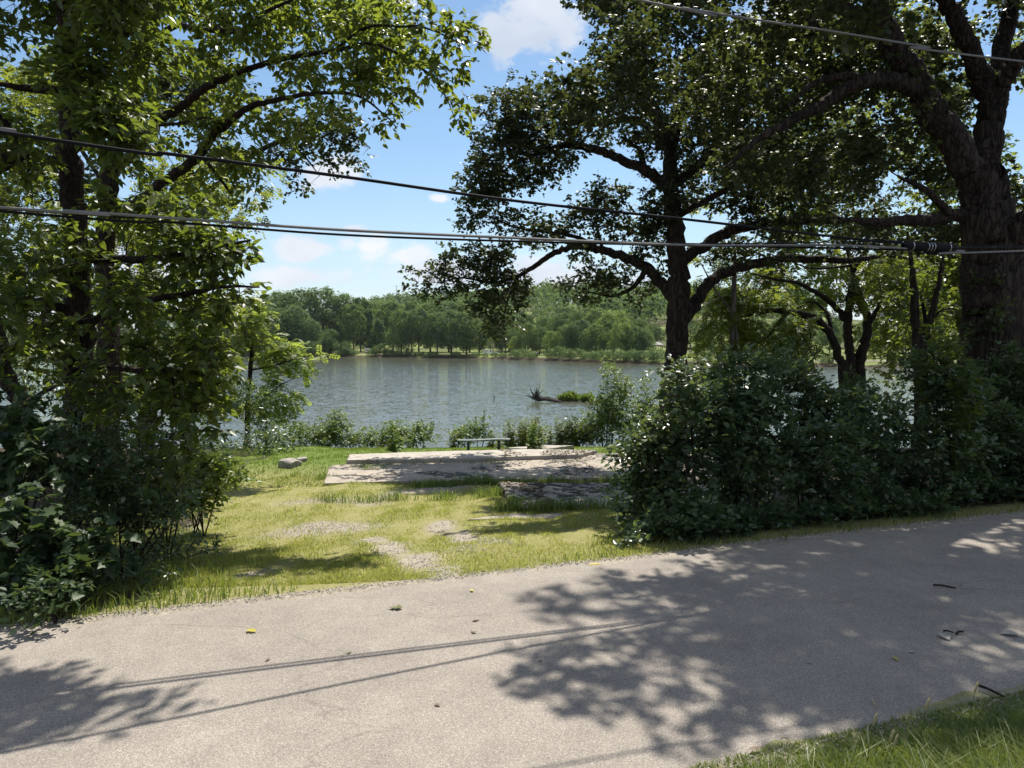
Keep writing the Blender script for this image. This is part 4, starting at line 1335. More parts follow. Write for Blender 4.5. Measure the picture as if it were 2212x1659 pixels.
# ------------------------------------------------------------------ roadside shrubs
SH = dict(n=26, twig=.30, size=.098, droop=.05, lift=.45, tumble=.55, twigs=3, sag=.3)
shrubs = [
    (1440, 9.2, 'glossy-leaved roadside shrub nearest the slab, left end of the hedge', [(1430, 930, 75, 55), (1400, 1010, 65, 60), (1440, 1080, 90, 70), (1400, 1130, 60, 45), (1480, 870, 45, 45), (1490, 990, 70, 80), (1500, 1120, 80, 50), (1460, 1150, 90, 26), (1370, 960, 26, 32), (1480, 820, 30, 22), (1365, 1090, 28, 40)]),
    (1590, 9.6, 'glossy sunlit shrub under the grey dead stem', [(1560, 830, 55, 40), (1610, 800, 45, 32), (1580, 900, 80, 60), (1620, 980, 90, 70), (1580, 1070, 90, 70), (1620, 1140, 80, 40), (1590, 1155, 100, 22), (1530, 930, 50, 50), (1640, 870, 60, 50)]),
    (1750, 10.0, 'tall leafy shrub below the arching locust', [(1690, 810, 45, 36), (1740, 830, 50, 36), (1760, 900, 80, 60), (1720, 970, 80, 60), (1780, 1040, 90, 70), (1730, 1110, 80, 50), (1750, 1145, 110, 22), (1800, 960, 60, 60), (1660, 780, 26, 20), (1720, 770, 26, 18)]),
    (1910, 10.5, 'dark shrub below the twin-trunked locust', [(1880, 880, 60, 45), (1930, 920, 70, 60), (1870, 980, 70, 70), (1940, 1030, 80, 60), (1900, 1100, 80, 50), (1900, 1130, 110, 22), (1960, 860, 50, 45), (1850, 850, 35, 26)]),
    (2060, 11.0, 'dark shrub in front of the shadowy forked tree', [(2030, 830, 60, 50), (2080, 880, 70, 60), (2040, 960, 80, 60), (2100, 1010, 70, 60), (2040, 1060, 80, 40), (2000, 1090, 80, 35), (2060, 1110, 110, 20), (2000, 790, 35, 40)]),
    (2190, 11.4, 'shaded shrub against the massive oak at the right edge', [(2150, 820, 60, 40), (2200, 860, 80, 60), (2170, 940, 80, 60), (2220, 1010, 80, 60), (2160, 1050, 80, 35), (2190, 1085, 100, 20), (2210, 780, 40, 40)]),
]
for k, (px, y, lb, bl) in enumerate(shrubs):
    g = np.random.default_rng(50 + k)
    bls = [(a, b, c, d, y + g.uniform(-.55, .75)) for a, b, c, d in bl]
    for j in range(7):
        qx = px + (j - 3) * 30 + g.uniform(-10, 10)
        yq = y - g.uniform(.45, .8)
        bls.append((qx, base_py(qx, yq) - 24 - g.uniform(0, 14), 42, 26, yq, .8))
    lm = []
    for j, q in enumerate(bls):
        bx = px + g.uniform(-55, 55)
        yb = y + g.uniform(-.3, .5)
        top = (q[0], q[1], q[4], .006)
        bb = base_py(bx, yb)
        lm.append([(bx, bb, yb, .013), ((bx * .6 + q[0] * .4), bb + (q[1] - bb) * .5, (yb + q[4]) / 2, .010), top])
    plant('honeysuckle_shrub', lb, 'shrub', rooted(px, y), lm, bls, 125.0, SH, 'ovate' if k < 2 else 'diamond', M['shrub'], M['bark_dark'], trunk_n=99, seed=60 + k, depth=1.2,
          gap=-.55, gs=3.0, sides=6, leaves=110 if k < 3 else 60, crown='foliage', twiglets=False, hollow=.55)
# shoots standing up out of the hedge
SHOOT = dict(n=22, twig=.34, size=.085, droop=.1, lift=.3, tumble=.4, twigs=2)
for k, (px, y, top, lb) in enumerate([(1505, 9.3, 790, 'single leafy shoot leaning left across the oak trunk'), (2060, 10.6, 730, 'upright wide-leaved sapling before the massive oak')]):
    bb = base_py(px, y)
    plant('leafy_sapling', lb, 'plant', rooted(px, y), [[(px, bb, y, .02), (px - 10, 950, y, .015), (px - 30, top + 40, y, .01), (px - 45, top, y, .004)]],
          [(px - 35, top + 30, 35, 36, y), (px - 15, top + 100, 35, 45, y), (px, top + 190, 40, 50, y)], 90, dict(SHOOT, size=.11 if k else .085), 'ovate', M['ash' if k else 'shrub'], M['bark_dark'], seed=80 + k, gap=-2, sides=6, leaves=30, crown='foliage')

# ---- left shrubs and vines
VINE = dict(n=15, twig=.26, size=.105, droop=.45, lift=.2, tumble=.45, twigs=3)
left_sh = [
    (60, 6.3, 'grape', 'vine', 'broad-leaved wild grape tangle at the left edge beside the lane', [(40, 1130, 110, 80), (120, 1180, 90, 70), (40, 1250, 90, 70), (130, 1260, 70, 50), (60, 1330, 70, 35), (10, 1380, 60, 25), (190, 1190, 60, 50)], 26, 130),
    (230, 7.6, 'ovate', 'shrub', 'dark compact shrub in the shade of the drooping leaves', [(210, 1060, 90, 60), (290, 1080, 80, 60), (340, 1050, 60, 45), (250, 1010, 80, 45), (330, 1110, 60, 35), (180, 1110, 80, 45), (370, 1090, 32, 32), (300, 1130, 70, 30), (200, 1150, 90, 40), (250, 1170, 60, 26), (370, 1130, 30, 20)], 44, 80),
    (60, 7.4, 'grape', 'vine', 'shaded vine-covered bush behind the wild grape tangle', [(30, 960, 90, 60), (120, 960, 80, 55), (60, 1040, 100, 60), (160, 1020, 80, 60), (-10, 900, 80, 60)], 22, 60),
    (330, 9.2, 'ovate', 'shrub', 'dim shrub at the foot of the leaning tree', [(300, 960, 70, 45), (370, 980, 60, 40), (250, 930, 70, 45), (350, 1020, 60, 40), (200, 900, 80, 50), (410, 1020, 30, 30), (380, 1060, 50, 36), (300, 1060, 70, 40), (400, 960, 40, 40), (200, 980, 80, 50)], 34, 40),
    (425, 11.5, 'diamond', 'bank', 'pale green weedy bush at the left border of the clearing', [(430, 1010, 50, 34), (455, 1030, 50, 30), (420, 1055, 46, 36), (400, 1015, 46, 40), (480, 1025, 40, 22), (410, 1090, 36, 26), (440, 1075, 30, 22)], 50, 0),
    (140, 5.9, 'ovate', 'vine', 'small weed with pale flower heads at the shady lane edge', [(110, 1260, 55, 26), (150, 1270, 40, 24), (90, 1290, 55, 26)], 50, 20),
]
for k, (px, y, tp, mt, lb, bl, dn, nl) in enumerate(left_sh):
    g = np.random.default_rng(90 + k)
    bls = [(a, b, c, d, y + g.uniform(-.3, .5)) for a, b, c, d in bl]
    if k in (0, 1, 3):
        for j in range(7):
            qx = px + (j - 2.6) * (34 if k else 28) + g.uniform(-10, 10)
            yq = y - g.uniform(.1, .4)
            bls.append((qx, base_py(qx, yq) - 24 - g.uniform(0, 14), 44, 28, yq, 1))
    lm = []
    for q in bls:
        bx = px + g.uniform(-60, 60) if k != 4 else px + g.uniform(-20, 20)
        bb = base_py(bx, y)
        lm.append([(bx, bb, y, .011), ((bx + q[0]) / 2, (bb + q[1]) / 2, (y + q[4]) / 2, .012), (q[0], q[1], q[4], .005)])
    spec = VINE if tp == 'grape' else dict(SH, size=[.062, .062, .062, .062, .105, .07][k])
    plant('wild_grape' if tp == 'grape' else 'understorey_shrub', lb, 'vine' if tp == 'grape' else 'shrub', rooted(px, y), lm, bls, dn * 2.6, spec, tp, M[mt], M['bark_dark'], trunk_n=99, seed=100 + k, depth=1.1, gap=-.7, gs=2.5, sides=5, leaves=nl, crown='foliage', hollow=.5)

# ------------------------------------------------------------------ bank plants along the lawn's far edge
BK = dict(n=24, twig=.42, size=.13, droop=.15, lift=.35, tumble=.5, twigs=3)
bank = [
    (650, 34.5, 'bank', 'low leafy bank shrub next to the slender young tree', [(630, 950, 30, 24), (665, 945, 30, 22), (690, 955, 26, 18)]),
    (725, 35, 'bank', 'upright bright bank shrub standing before the open water', [(722, 925, 24, 26), (735, 945, 30, 22), (705, 950, 26, 18), (728, 905, 10, 12)]),
    (790, 35.2, 'bank', 'row of low bank weeds between two rounder shrubs', [(775, 955, 26, 14), (800, 950, 24, 16), (825, 955, 26, 14)]),
    (860, 35, 'bank', 'spiky bank shrub left of the round one', [(850, 940, 22, 22), (868, 950, 24, 18), (845, 925, 8, 14)]),
    (905, 35, 'bank', 'round dense bank shrub at the left of the bench', [(895, 945, 28, 22), (915, 942, 24, 20), (880, 955, 22, 14)]),
    (1020, 34, 'bank', 'bushy bank plant right behind the bench', [(1005, 945, 26, 15), (1030, 935, 22, 17), (1048, 928, 10, 20), (990, 950, 16, 12)]),
    (1325, 34, 'bank', 'tall willowy bank shrub with upright shoots against the water', [(1300, 925, 40, 36), (1330, 890, 34, 36), (1322, 840, 18, 36), (1312, 805, 8, 20), (1350, 850, 16, 26), (1360, 925, 40, 36), (1275, 935, 30, 26), (1395, 870, 12, 40), (1405, 905, 30, 36), (1290, 870, 14, 16), (1425, 930, 30, 40)]),
    (1255, 34.3, 'shrub', 'dark low bank shrub at the left foot of the willowy one', [(1240, 935, 28, 20), (1265, 940, 28, 20), (1225, 945, 18, 12)]),
]
for k, (px, y, mt, lb, bl) in enumerate(bank):
    g = np.random.default_rng(120 + k)
    bls = [(a, b - 4, c * 1.2, d * 1.25, y + g.uniform(-.5, .5)) for a, b, c, d in bl]
    lm = []
    for q in bls:
        bx = px + g.uniform(-12, 12) + (q[0] - px) * .5
        bb = base_py(bx, y)
        lm.append([(bx, bb, y, .03), ((bx + q[0]) / 2, (bb + q[1]) / 2, y, .02), (q[0], q[1], q[4], .008)])
    plant('bank_shrub', lb, 'shrub', rooted(px, y), lm, bls, 38.0, BK if k != 6 else dict(BK, lift=.7), 'diamond' if mt == 'bank' else 'ovate', M[mt], M['bark_dark'], trunk_n=99, seed=140 + k, gap=-.9, gs=1.5, sides=5, crown='foliage')


def weed(px, y, hgt, lb, mt='weed', spread=.3, stems=5, group=None, leaf=.12, seed=1, flower=False):
    g = np.random.default_rng(seed)
    b = np.array(rooted(px, y))
    e = thing('tall_weed', lb, 'weed', tuple(b), group)
    lines, pos, ld, nr, sz = [], [], [], [], []
    for s in range(stems):
        o = np.array([g.uniform(-spread, spread), g.uniform(-spread, spread), 0])
        h = hgt * g.uniform(.6, 1.05)
        lean = np.array([g.normal(0, .1), g.normal(0, .1), 0]) * h
        foot = b + o
        foot[2] = float(ground_h(foot[0], foot[1], False)) - .03
        q = np.array([foot, foot + lean * .3 + [0, 0, h * .5], foot + lean + [0, 0, h]])
        q = smooth_line(q, 3)
        lines.append((q, np.linspace(.012, .004, len(q))))
        m = int(h * 26)
        for i in range(m):
            t = .12 + .86 * i / m
            p = foot + lean * t * t + [0, 0, h * t]
            a = g.uniform(0, 6.28)
            d = unit(np.array([math.cos(a), math.sin(a), g.uniform(-.3, .5)]))
            up = unit(np.array([0, 0, 1.]) + g.normal(0, .4, 3))
            n_ = unit(up - d * (up @ d))
            pos.append(p); ld.append(d); nr.append(n_); sz.append(leaf * g.uniform(.7, 1.3) * (1.15 - .6 * t))
    obj('stems', tubes_mesh('stems', lines, M['weed'], 4), e)
    fr = (np.array(pos), np.array(ld), np.array(nr), np.array(sz), g.random(len(pos)))
    o = obj('foliage', leaf_mesh('foliage', fr, 'lance', M[mt]), e)
    o['kind'] = 'stuff'
    return e


weeds = [(1105, 33.5, 1.25, 'slim tall weed clump right of the bench end', .35, 7), (1130, 33.7, 1.2, 'dark-stemmed weed between the slim and the yellow clump', .2, 4),
         (1150, 33.4, 1.45, 'big yellow-green weed clump against the water', .5, 14), (1180, 33.6, 1.0, 'weed at the right flank of the yellow clump', .35, 7), (1207, 33.8, 1.45, 'airy weed with two tall stems against the water', .25, 4),
         (1228, 33.5, 1.3, 'weed clump left of the dark bank shrub', .4, 9), (980, 33.6, .8, 'thin weeds left of the bench', .3, 4), (1070, 33.8, .75, 'short weed directly behind the bench end', .3, 5),
         (830, 34.5, .9, 'thin weed in the low row left of the spiky shrub', .4, 5), (1158, 26.5, 1.1, 'dark sapling-like weed standing before the yellow clump', .25, 6), (1390, 25, 1.2, 'thin weed in the shade at the right of the mown strip', .2, 3),
         (850, 25.5, 1.0, 'wispy sapling on the mown grass behind the ledge', .18, 4)]
for k, (px, y, h, lb, sp_, st) in enumerate(weeds):
    weed(px, y, h * 1.1, lb, 'weed' if k not in (9, 10, 11) else 'bank', sp_, int(st * 1.8), seed=200 + k, leaf=.26)

# ------------------------------------------------------------------ far bank
def shore_point(px, off):
    u = (px - 1106) / FPX / CP
    y = 280.0
    for _ in range(40):
        y = .5 * y + .5 * (float(np.interp(u * y, SX, SY)) + off)
    x = u * y
    return x, y, float(ground_h(x, y, False))


def far_variant(seed, H, W, bare, lobes, per, size, shape):
    g = np.random.default_rng(seed)
    c0, c1 = bare * H, H
    P_, N_, S_, R_ = [], [], [], []
    for k in range(lobes):
        t = (k + g.random()) / lobes
        z = c0 + (c1 - c0) * (.04 + .9 * t)
        prof = {'round': math.sin(math.pi * min(.98, .12 + .86 * t)) ** .6, 'tall': math.sin(math.pi * min(.97, .2 + .78 * t)) ** .45, 'cone': (1.05 - t) ** .7}[shape]
        a = k * 2.4 + g.normal(0, .4)
        rr = W / 2 * prof * math.sqrt(g.uniform(.15, .85))
        lr = W * g.uniform(.15, .24) * (.75 + .4 * prof)
        c = np.array([rr * math.cos(a), rr * math.sin(a), z])
        d = unit(g.normal(size=(per, 3)) + np.array([math.cos(a) * .5, math.sin(a) * .5, .45]))
        r = lr * g.uniform(.55, 1.08, per) * (1 + .25 * np.sin(d[:, 0] * 5 + k) * np.sin(d[:, 2] * 6 + 2 * k))
        P_.append(c + d * r[:, None] * [1, 1, .8])
        N_.append(unit(d + g.normal(0, .45, (per, 3)) + [0, 0, .35]))
        S_.append(size * g.uniform(.6, 1.4, per))
        R_.append(np.clip(.25 + .5 * g.random() + g.normal(0, .15, per), 0, 1))
    p, n, s, r = np.vstack(P_), np.vstack(N_), np.hstack(S_), np.hstack(R_)
    d = unit(np.cross(n, g.normal(size=n.shape)))
    k = p[:, 2] > .15
    return (p[k] - d[k] * s[k][:, None] * .5, d[k], n[k], s[k], r[k])


def far_trunk(H, W, bare, rad, seed):
    g = np.random.default_rng(seed)
    mb = MB()
    mb.tube([(0, 0, -.6), (0, 0, .5), (.1, 0, H * .35), (0, .1, H * .75)], [rad * 1.3, rad, rad * .7, rad * .2], 7)
    for k in range(6):
        a = k * 1.05 + g.random()
        z0 = H * (max(bare, .12) + .06 * k)
        mb.tube([(0, 0, z0), (math.cos(a) * W * .18, math.sin(a) * W * .18, z0 + H * .1), (math.cos(a) * W * .34, math.sin(a) * W * .34, z0 + H * .2)], [rad * .5, rad * .3, rad * .08], 5)
    return mb


FV = {}
spec_far = {'cotton': (1, 26, 17, .03, 40, 170, .95, 'tall', 'far1', .45), 'dense': (2, 18, 14, .02, 34, 170, .8, 'round', 'far2', .4), 'maple': (3, 16, 12, .13, 32, 165, .72, 'round', 'far1', .32),
            'maple_dark': (4, 15, 12, .14, 32, 165, .72, 'round', 'far2', .32), 'pale': (5, 14, 10, .2, 28, 160, .66, 'tall', 'far3', .26), 'cone': (6, 13, 8, .1, 28, 150, .6, 'cone', 'far2', .25),
            'slim': (7, 19, 9, .2, 30, 160, .72, 'tall', 'far1', .28), 'bush': (8, 5, 7, .0, 18, 120, .42, 'round', 'far2', .08), 'low': (9, 1.8, 5, .0, 16, 90, .28, 'round', 'far2', .05)}
for k, (sd, H, W, bare, lb_, per, sz, shp, mt, rad) in spec_far.items():
    fr = far_variant(sd, H, W, bare, lb_, per, sz, shp)
    cm = leaf_mesh('crown', fr, 'diamond', M[mt])
    tmb = far_trunk(H, W, bare, rad, sd)
    tm = new_mesh('trunk', np.array(tmb.v), tmb.f, M['bark_dark'], True)
    FV[k] = (cm, tm, H, W)

ORD = ['first', 'second', 'third', 'fourth', 'fifth', 'sixth', 'seventh', 'eighth', 'ninth', 'tenth', 'eleventh', 'twelfth', 'thirteenth', 'fourteenth', 'fifteenth', 'sixteenth', 'seventeenth', 'eighteenth', 'nineteenth', 'twentieth']
ORD += ['twenty-' + o for o in ORD[:9]] + ['thirtieth'] + ['thirty-' + o for o in ORD[:9]] + ['fortieth'] + ['forty-' + o for o in ORD[:9]]


def far_tree(kind, px, off, top_py, wscale, rot, label, cat='tree', name='far_bank_tree', group='trees on the far bank'):
    x, y, z = shore_point(px, off)
    cm, tm, H, W = FV[kind]
    h = (top_py is not None) and (float(at(px, top_py, y)[2]) - z) or H
    e = thing(name, label, cat, (x, y, z), group)
    s = h / H
    for nm, me in (('trunk', tm), ('crown' if cat == 'tree' else 'foliage', cm)):
        o = bpy.data.objects.new(nm, me)
        COL.objects.link(o)
        o.parent = e
        o.scale = (s * wscale, s * wscale, s)
        o.rotation_euler = (0, 0, rot)
    return e


gF = np.random.default_rng(77)
front = [  # px, offset beyond the waterline, crown top in the picture, kind
    (470, 12, 668, 'dense'), (515, 10, 660, 'cotton'), (560, 14, 655, 'dense'), (598, 9, 668, 'dense'), (640, 12, 662, 'dense'), (672, 10, 690, 'dense'), (715, 6, 712, 'dense'), (765, 16, 655, 'slim'), (797, 24, 668, 'cone'), (820, 20, 690, 'cone'),
    (868, 12, 672, 'maple'), (905, 14, 668, 'maple_dark'), (945, 12, 674, 'slim'), (975, 10, 672, 'maple_dark'), (1008, 11, 676, 'maple'), (1036, 22, 700, 'maple'), (1092, 30, 705, 'maple_dark'), (1112, 20, 728, 'pale'),
    (1140, 24, 698, 'maple'), (1165, 34, 706, 'maple_dark'), (1190, 26, 716, 'pale'), (1222, 26, 704, 'maple'), (1255, 30, 692, 'maple_dark'), (1285, 26, 700, 'maple'), (1312, 34, 690, 'slim'), (1340, 26, 698, 'pale'), (1366, 34, 704, 'maple_dark'),
    (1392, 38, 714, 'maple'), (1520, 40, 700, 'maple'), (1600, 44, 706, 'pale'), (1700, 44, 700, 'maple'), (1790, 50, 690, 'slim'), (1900, 44, 690, 'maple_dark'), (2000, 44, 680, 'maple'), (2110, 40, 690, 'maple'), (30, 14, 680, 'dense'), (140, 14, 670, 'cotton'), (250, 12, 676, 'dense'), (360, 14, 668, 'dense'), (2190, 40, 690, 'maple')]
back = [(430, 34, 645, 'cotton'), (500, 36, 640, 'cotton'), (560, 32, 640, 'cotton'), (612, 36, 630, 'cotton'), (655, 34, 625, 'cotton'), (700, 40, 621, 'cotton'), (738, 44, 634, 'cotton'), (780, 44, 640, 'slim'), (815, 50, 650, 'cotton'), (850, 46, 652, 'maple'), (890, 56, 648, 'slim'),
        (930, 52, 652, 'maple'), (970, 50, 655, 'maple_dark'), (1015, 54, 660, 'maple'), (1060, 60, 672, 'maple_dark'), (1100, 66, 682, 'maple'), (1135, 60, 676, 'slim'), (1180, 70, 684, 'maple'), (1215, 62, 678, 'maple_dark'), (1250, 60, 672, 'maple'), (1288, 66, 668, 'maple'), (1325, 60, 672, 'pale'), (1350, 70, 682, 'slim'), (1380, 72, 690, 'maple'), (1410, 120, 702, 'maple_dark'), (1450, 110, 700, 'maple'), (1490, 100, 690, 'maple_dark'), (1540, 110, 690, 'maple'), (1590, 105, 685, 'slim'), (1640, 100, 690, 'maple'), (1690, 110, 684, 'maple_dark'), (1750, 100, 690, 'maple'), (1810, 110, 684, 'maple_dark'), (1870, 100, 688, 'maple'), (1940, 105, 680, 'slim'), (2010, 100, 684, 'maple')]
front.sort()
back.sort()
KW = {'cotton': 'tall cottonwood-like', 'dense': 'dense leafy', 'maple': 'rounded mid-green', 'maple_dark': 'rounded dark green', 'pale': 'small pale green', 'cone': 'narrow pointed', 'slim': 'slim upright'}
for i, (px, off, top, kd) in enumerate(front):
    far_tree(kd, px, off, top, gF.uniform(.9, 1.15), gF.uniform(0, 6.28), f'{KW[kd]} tree, {ORD[i]} from the left in the far bank front row')
for i, (px, off, top, kd) in enumerate(back):
    far_tree(kd, px, off, top, gF.uniform(.9, 1.15), gF.uniform(0, 6.28), f'{KW[kd]} tree, {ORD[i]} from the left in the far bank back row')
low = [(505, 3.0, 'bush', 1.0), (545, 3.2, 'bush', 1.1), (585, 3.0, 'bush', 1), (625, 3.2, 'bush', 1.2), (660, 3, 'bush', 1.2), (695, 3.0, 'bush', 1.3), (742, 3.4, 'bush', 1.1), (757, 3.0, 'low', 1.2), (806, 3.2, 'low', 1.2), (822, 3.4, 'bush', .8), (840, 3, 'low', 1.3), (862, 3, 'low', 1.1), (884, 3.2, 'bush', .6), (905, 2.8, 'low', 1.0), (935, 2.6, 'low', .9), (985, 2.6, 'low', .9),
       (1030, 3, 'low', .8), (1048, 3.2, 'low', .55), (1068, 3, 'low', .7), (1085, 3, 'low', .8), (1110, 3.2, 'bush', .55), (1128, 3.2, 'low', 1.3), (1150, 3, 'low', 1), (1188, 3.2, 'bush', .6), (1207, 3.2, 'bush', .75), (1228, 3.2, 'bush', .7), (1250, 3.2, 'bush', .7), (1272, 3, 'low', 1.2), (1296, 3, 'low', 1.4), (1318, 3, 'bush', .6), (1340, 3, 'bush', .7), (1362, 3.2, 'low', 1.5), (1385, 3.2, 'bush', .65), (1408, 3.2, 'bush', .65), (1428, 3.2, 'low', 1.5), (1520, 3.2, 'bush', .7), (1570, 3.2, 'low', 1.3), (1720, 3.2, 'low', 1.4), (1790, 3.2, 'bush', .7)]
for i, (px, off, kd, s) in enumerate(low):
    e = far_tree(kd, px, off + gF.uniform(-.6, 1.2), None, 1, 0, f'waterside bush, {ORD[i]} from the left along the far shore', 'shrub', 'waterside_bush', 'bushes along the far shore')
    for c in [o for o in bpy.data.objects if o.parent == e]:
        c.scale = (s * gF.uniform(.9, 1.2), s, s * gF.uniform(.8, 1.1))
        c.rotation_euler = (0, 0, gF.uniform(0, 6.28))

# wooded hill behind, one mass
PP, NN, SS, RRn = [], [], [], []
for k in range(1120):
    x, y = gF.uniform(-330, 330), gF.uniform(372, 800)
    if y - np.interp(x, SX, SY) < 95 or abs(x / y) > .42 or (x / y < -.2 and y > 560):
        continue
    zz = float(ground_h(x, y, False))
    H, W = gF.uniform(12, 19), gF.uniform(10, 15)
    n = 130
    d = unit(gF.normal(size=(n, 3)) + [0, -.25, .45])
    r = gF.uniform(.75, 1.05, n) * (1 + .22 * np.sin(d[:, 0] * 6 + k) * np.sin(d[:, 2] * 7 + 2 * k) + .12 * np.sin(d[:, 1] * 11 + k))
    PP.append(np.array([x, y, zz + H * .58]) + d * r[:, None] * [W / 2, W / 2, H * .42])
    NN.append(unit(d + gF.normal(0, .5, (n, 3))))
    SS.append(2.3 * gF.uniform(.6, 1.4, n))
    RRn.append(np.clip(gF.uniform(.2, .8) + gF.normal(0, .12, n), 0, 1))
p, n_, s_, r_ = np.vstack(PP), np.vstack(NN), np.hstack(SS), np.hstack(RRn)
d_ = unit(np.cross(n_, gF.normal(size=n_.shape)))
o = obj('hillside_woods', leaf_mesh('hillside_woods', (p, d_, n_, s_, r_), 'diamond', M['hill']))
o['kind'] = 'stuff'
o['label'] = 'wooded hillside behind the far bank trees'
o['category'] = 'woods'

# ------------------------------------------------------------------ things on the far bank
def far_base(px, py_base):
    """spot on the far bank seen at that picture position"""
    d = ray(px, py_base)
    t = 180.0
    while t < 900:
        q = np.array([0, 0, EYE]) + d * t
        if q[2] <= float(ground_h(q[0], q[1], False)):
            break
        t += .5
    return q


def child(mb, name, mat, par, smooth=False):
    """mesh written in the thing's own coordinates"""
    o = obj(name, new_mesh(name, np.array(mb.v), mb.f, mat, smooth), par, (0, 0, 0))
    return o


x, y, z = shore_point(1060, 17)
tr = thing('pickup_truck', 'white utility pickup truck parked under the far bank trees', 'truck', (x, y, z))
mb = MB()
prof = [(-3.1, .55), (-3.1, 1.15), (-.75, 1.15), (-.75, 1.2), (.95, 1.2), (1.2, 1.12), (2.75, 1.02), (3.0, .9), (3.05, .5), (-3.1, .5)]
n = len(prof)
v = [(a, -.98, b) for a, b in prof] + [(a, .98, b) for a, b in prof]
mb.add(v, [list(range(n)), list(range(2 * n - 1, n - 1, -1))] + [[i, i + n, (i + 1) % n + n, (i + 1) % n] for i in range(n)])
child(mb, 'body', M['white_paint'], tr)
mb = MB()
cabp = [(-.7, 1.2), (-.6, 1.85), (.35, 1.88), (.95, 1.22)]
v = [(a, -.88, b) for a, b in cabp] + [(a, .88, b) for a, b in cabp]
mb.add(v, [[0, 1, 2, 3], [7, 6, 5, 4]] + [[i, i + 4, (i + 1) % 4 + 4, (i + 1) % 4] for i in range(4)])
cabo = child(mb, 'cab', M['white_paint'], tr)
for sy in (-.885, .885):
    mb = MB()
    mb.add([(-.5, sy, 1.3), (.62, sy, 1.3), (.22, sy, 1.75), (-.45, sy, 1.75)], [[0, 1, 2, 3]])
    child(mb, 'side_window', M['glass'], cabo)
child(MB().box((-1.95, 0, 1.5), (2.2, 1.85, .68)), 'tool_box', M['white_paint'], tr)
child(MB().box((-1.95, -.94, 1.55), (1.9, .03, .38)), 'box_door', M['roof_grey'], tr)
mb = MB()
for xx in (-2.9, -1.0, .3):
    for sy in (-.8, .8):
        mb.tube([(xx, sy, 1.8), (xx, sy, 2.1)], [.03, .03], 5)
for sy in (-.8, .8):
    mb.tube([(-3.0, sy, 2.1), (.4, sy, 2.1)], [.035, .035], 5)
child(mb, 'ladder_rack', M['white_paint'], tr)
for xx in (-2.0, 2.0):
    for sy in (-.9, .9):
        w = child(MB().tube([(xx, sy - .13, .4), (xx, sy + .13, .4)], [.4, .4], 14), 'wheel', M['rubber'], tr)
        child(MB().tube([(xx, sy - .14, .4), (xx, sy + .14, .4)], [.2, .2], 10), 'rim', M['steel'], w)
child(MB().box((3.1, 0, .62), (.12, 1.9, .18)), 'bumper', M['steel'], tr)

x, y, z = 59.0, 301.0, float(ground_h(59., 301., False))
pv = thing('picnic_shelter', 'open picnic shelter with grey hip roof on the far bank', 'shelter', (x, y, z))
for sx in (-1.8, 1.8):
    for sy in (-1.6, 1.6):
        child(MB().box((sx, sy, 1.05), (.18, .18, 2.3)), 'post', M['wood'], pv)
mb = MB()
mb.add([(-2.3, -2.1, 2.15), (2.3, -2.1, 2.15), (2.3, 2.1, 2.15), (-2.3, 2.1, 2.15), (-.5, 0, 3.3), (.5, 0, 3.3)], [[0, 1, 5, 4], [2, 3, 4, 5], [1, 2, 5], [3, 0, 4], [3, 2, 1, 0]])
child(mb, 'roof', M['roof_grey'], pv)
pt = thing('picnic_table', 'picnic table standing inside the open shelter', 'table', (x, y, z))
child(MB().box((0, 0, .75), (1.8, .75, .06)), 'table_top', M['wood'], pt)
for sy in (-.65, .65):
    child(MB().box((0, sy, .45), (1.8, .26, .05)), 'seat', M['wood'], pt)
for sx in (-.65, .65):
    child(MB().tube([(sx, -.7, .0), (sx, -.25, .72)], [.05, .05], 4).tube([(sx, .7, .0), (sx, .25, .72)], [.05, .05], 4).box((sx, 0, .4), (.06, 1.5, .07)), 'leg', M['wood'], pt)

x, y, z = shore_point(795, 9)
sg = thing('sign_board', 'red and white sign board on the sandy patch of the far bank', 'sign', (x, y, z))
bd = child(MB().box((0, 0, 1.55), (2.3, .08, 1.5)), 'board', M['white_paint'], sg)
child(MB().box((0, -.055, 1.62), (2.2, .03, .5)), 'red_band', M['red_paint'], bd)
for sx in (-.9, .9):
    child(MB().box((sx, .08, .7), (.1, .07, 1.7)), 'post', M['wood'], sg)
x, y, z = shore_point(812, 12)
sg = thing('warning_sign', 'small orange sign on a pole right of the sign board', 'sign', (x, y, z))
mb = MB()
mb.add([(-.62, -.03, 2.5), (0, -.03, 1.88), (.62, -.03, 2.5), (0, -.03, 3.12), (-.62, .03, 2.5), (0, .03, 1.88), (.62, .03, 2.5), (0, .03, 3.12)], [[0, 1, 2, 3], [7, 6, 5, 4], [0, 4, 5, 1], [1, 5, 6, 2], [2, 6, 7, 3], [3, 7, 4, 0]])
child(mb, 'panel', M['orange_paint'], sg)
child(MB().tube([(0, .06, -.1), (0, .06, 2.9)], [.05, .05], 6), 'post', M['steel'], sg)
x, y, z = shore_point(1065, 14)
up = thing('utility_pole', 'bare grey pole standing in front of the white truck', 'pole', (x, y, z))
child(MB().tube([(0, 0, -.3), (0, 0, 6), (0, 0, 12.5)], [.2, .18, .14], 8), 'shaft', M['wood'], up)
child(MB().box((0, -.15, 12), (1.6, .1, .12)), 'cross_arm', M['wood'], up)
x, y, z = shore_point(1159, 7)
tb = thing('trash_bin', 'dark bin beside the sandy gap in the far bank', 'bin', (x, y, z))
child(MB().tube([(0, 0, 0), (0, 0, 1.25)], [.6, .65], 12), 'drum', M['dark_metal'], tb)
child(MB().tube([(0, 0, 1.25), (0, 0, 1.33), (0, 0, 1.45)], [.7, .68, .3], 12), 'lid', M['dark_metal'], tb)
q = at(1418, 720, 420)
zz = float(ground_h(q[0], q[1], False))
pp = thing('power_pole', 'distant power pole with cross arm left of the dark oak trunk', 'pole', (q[0], q[1], zz))
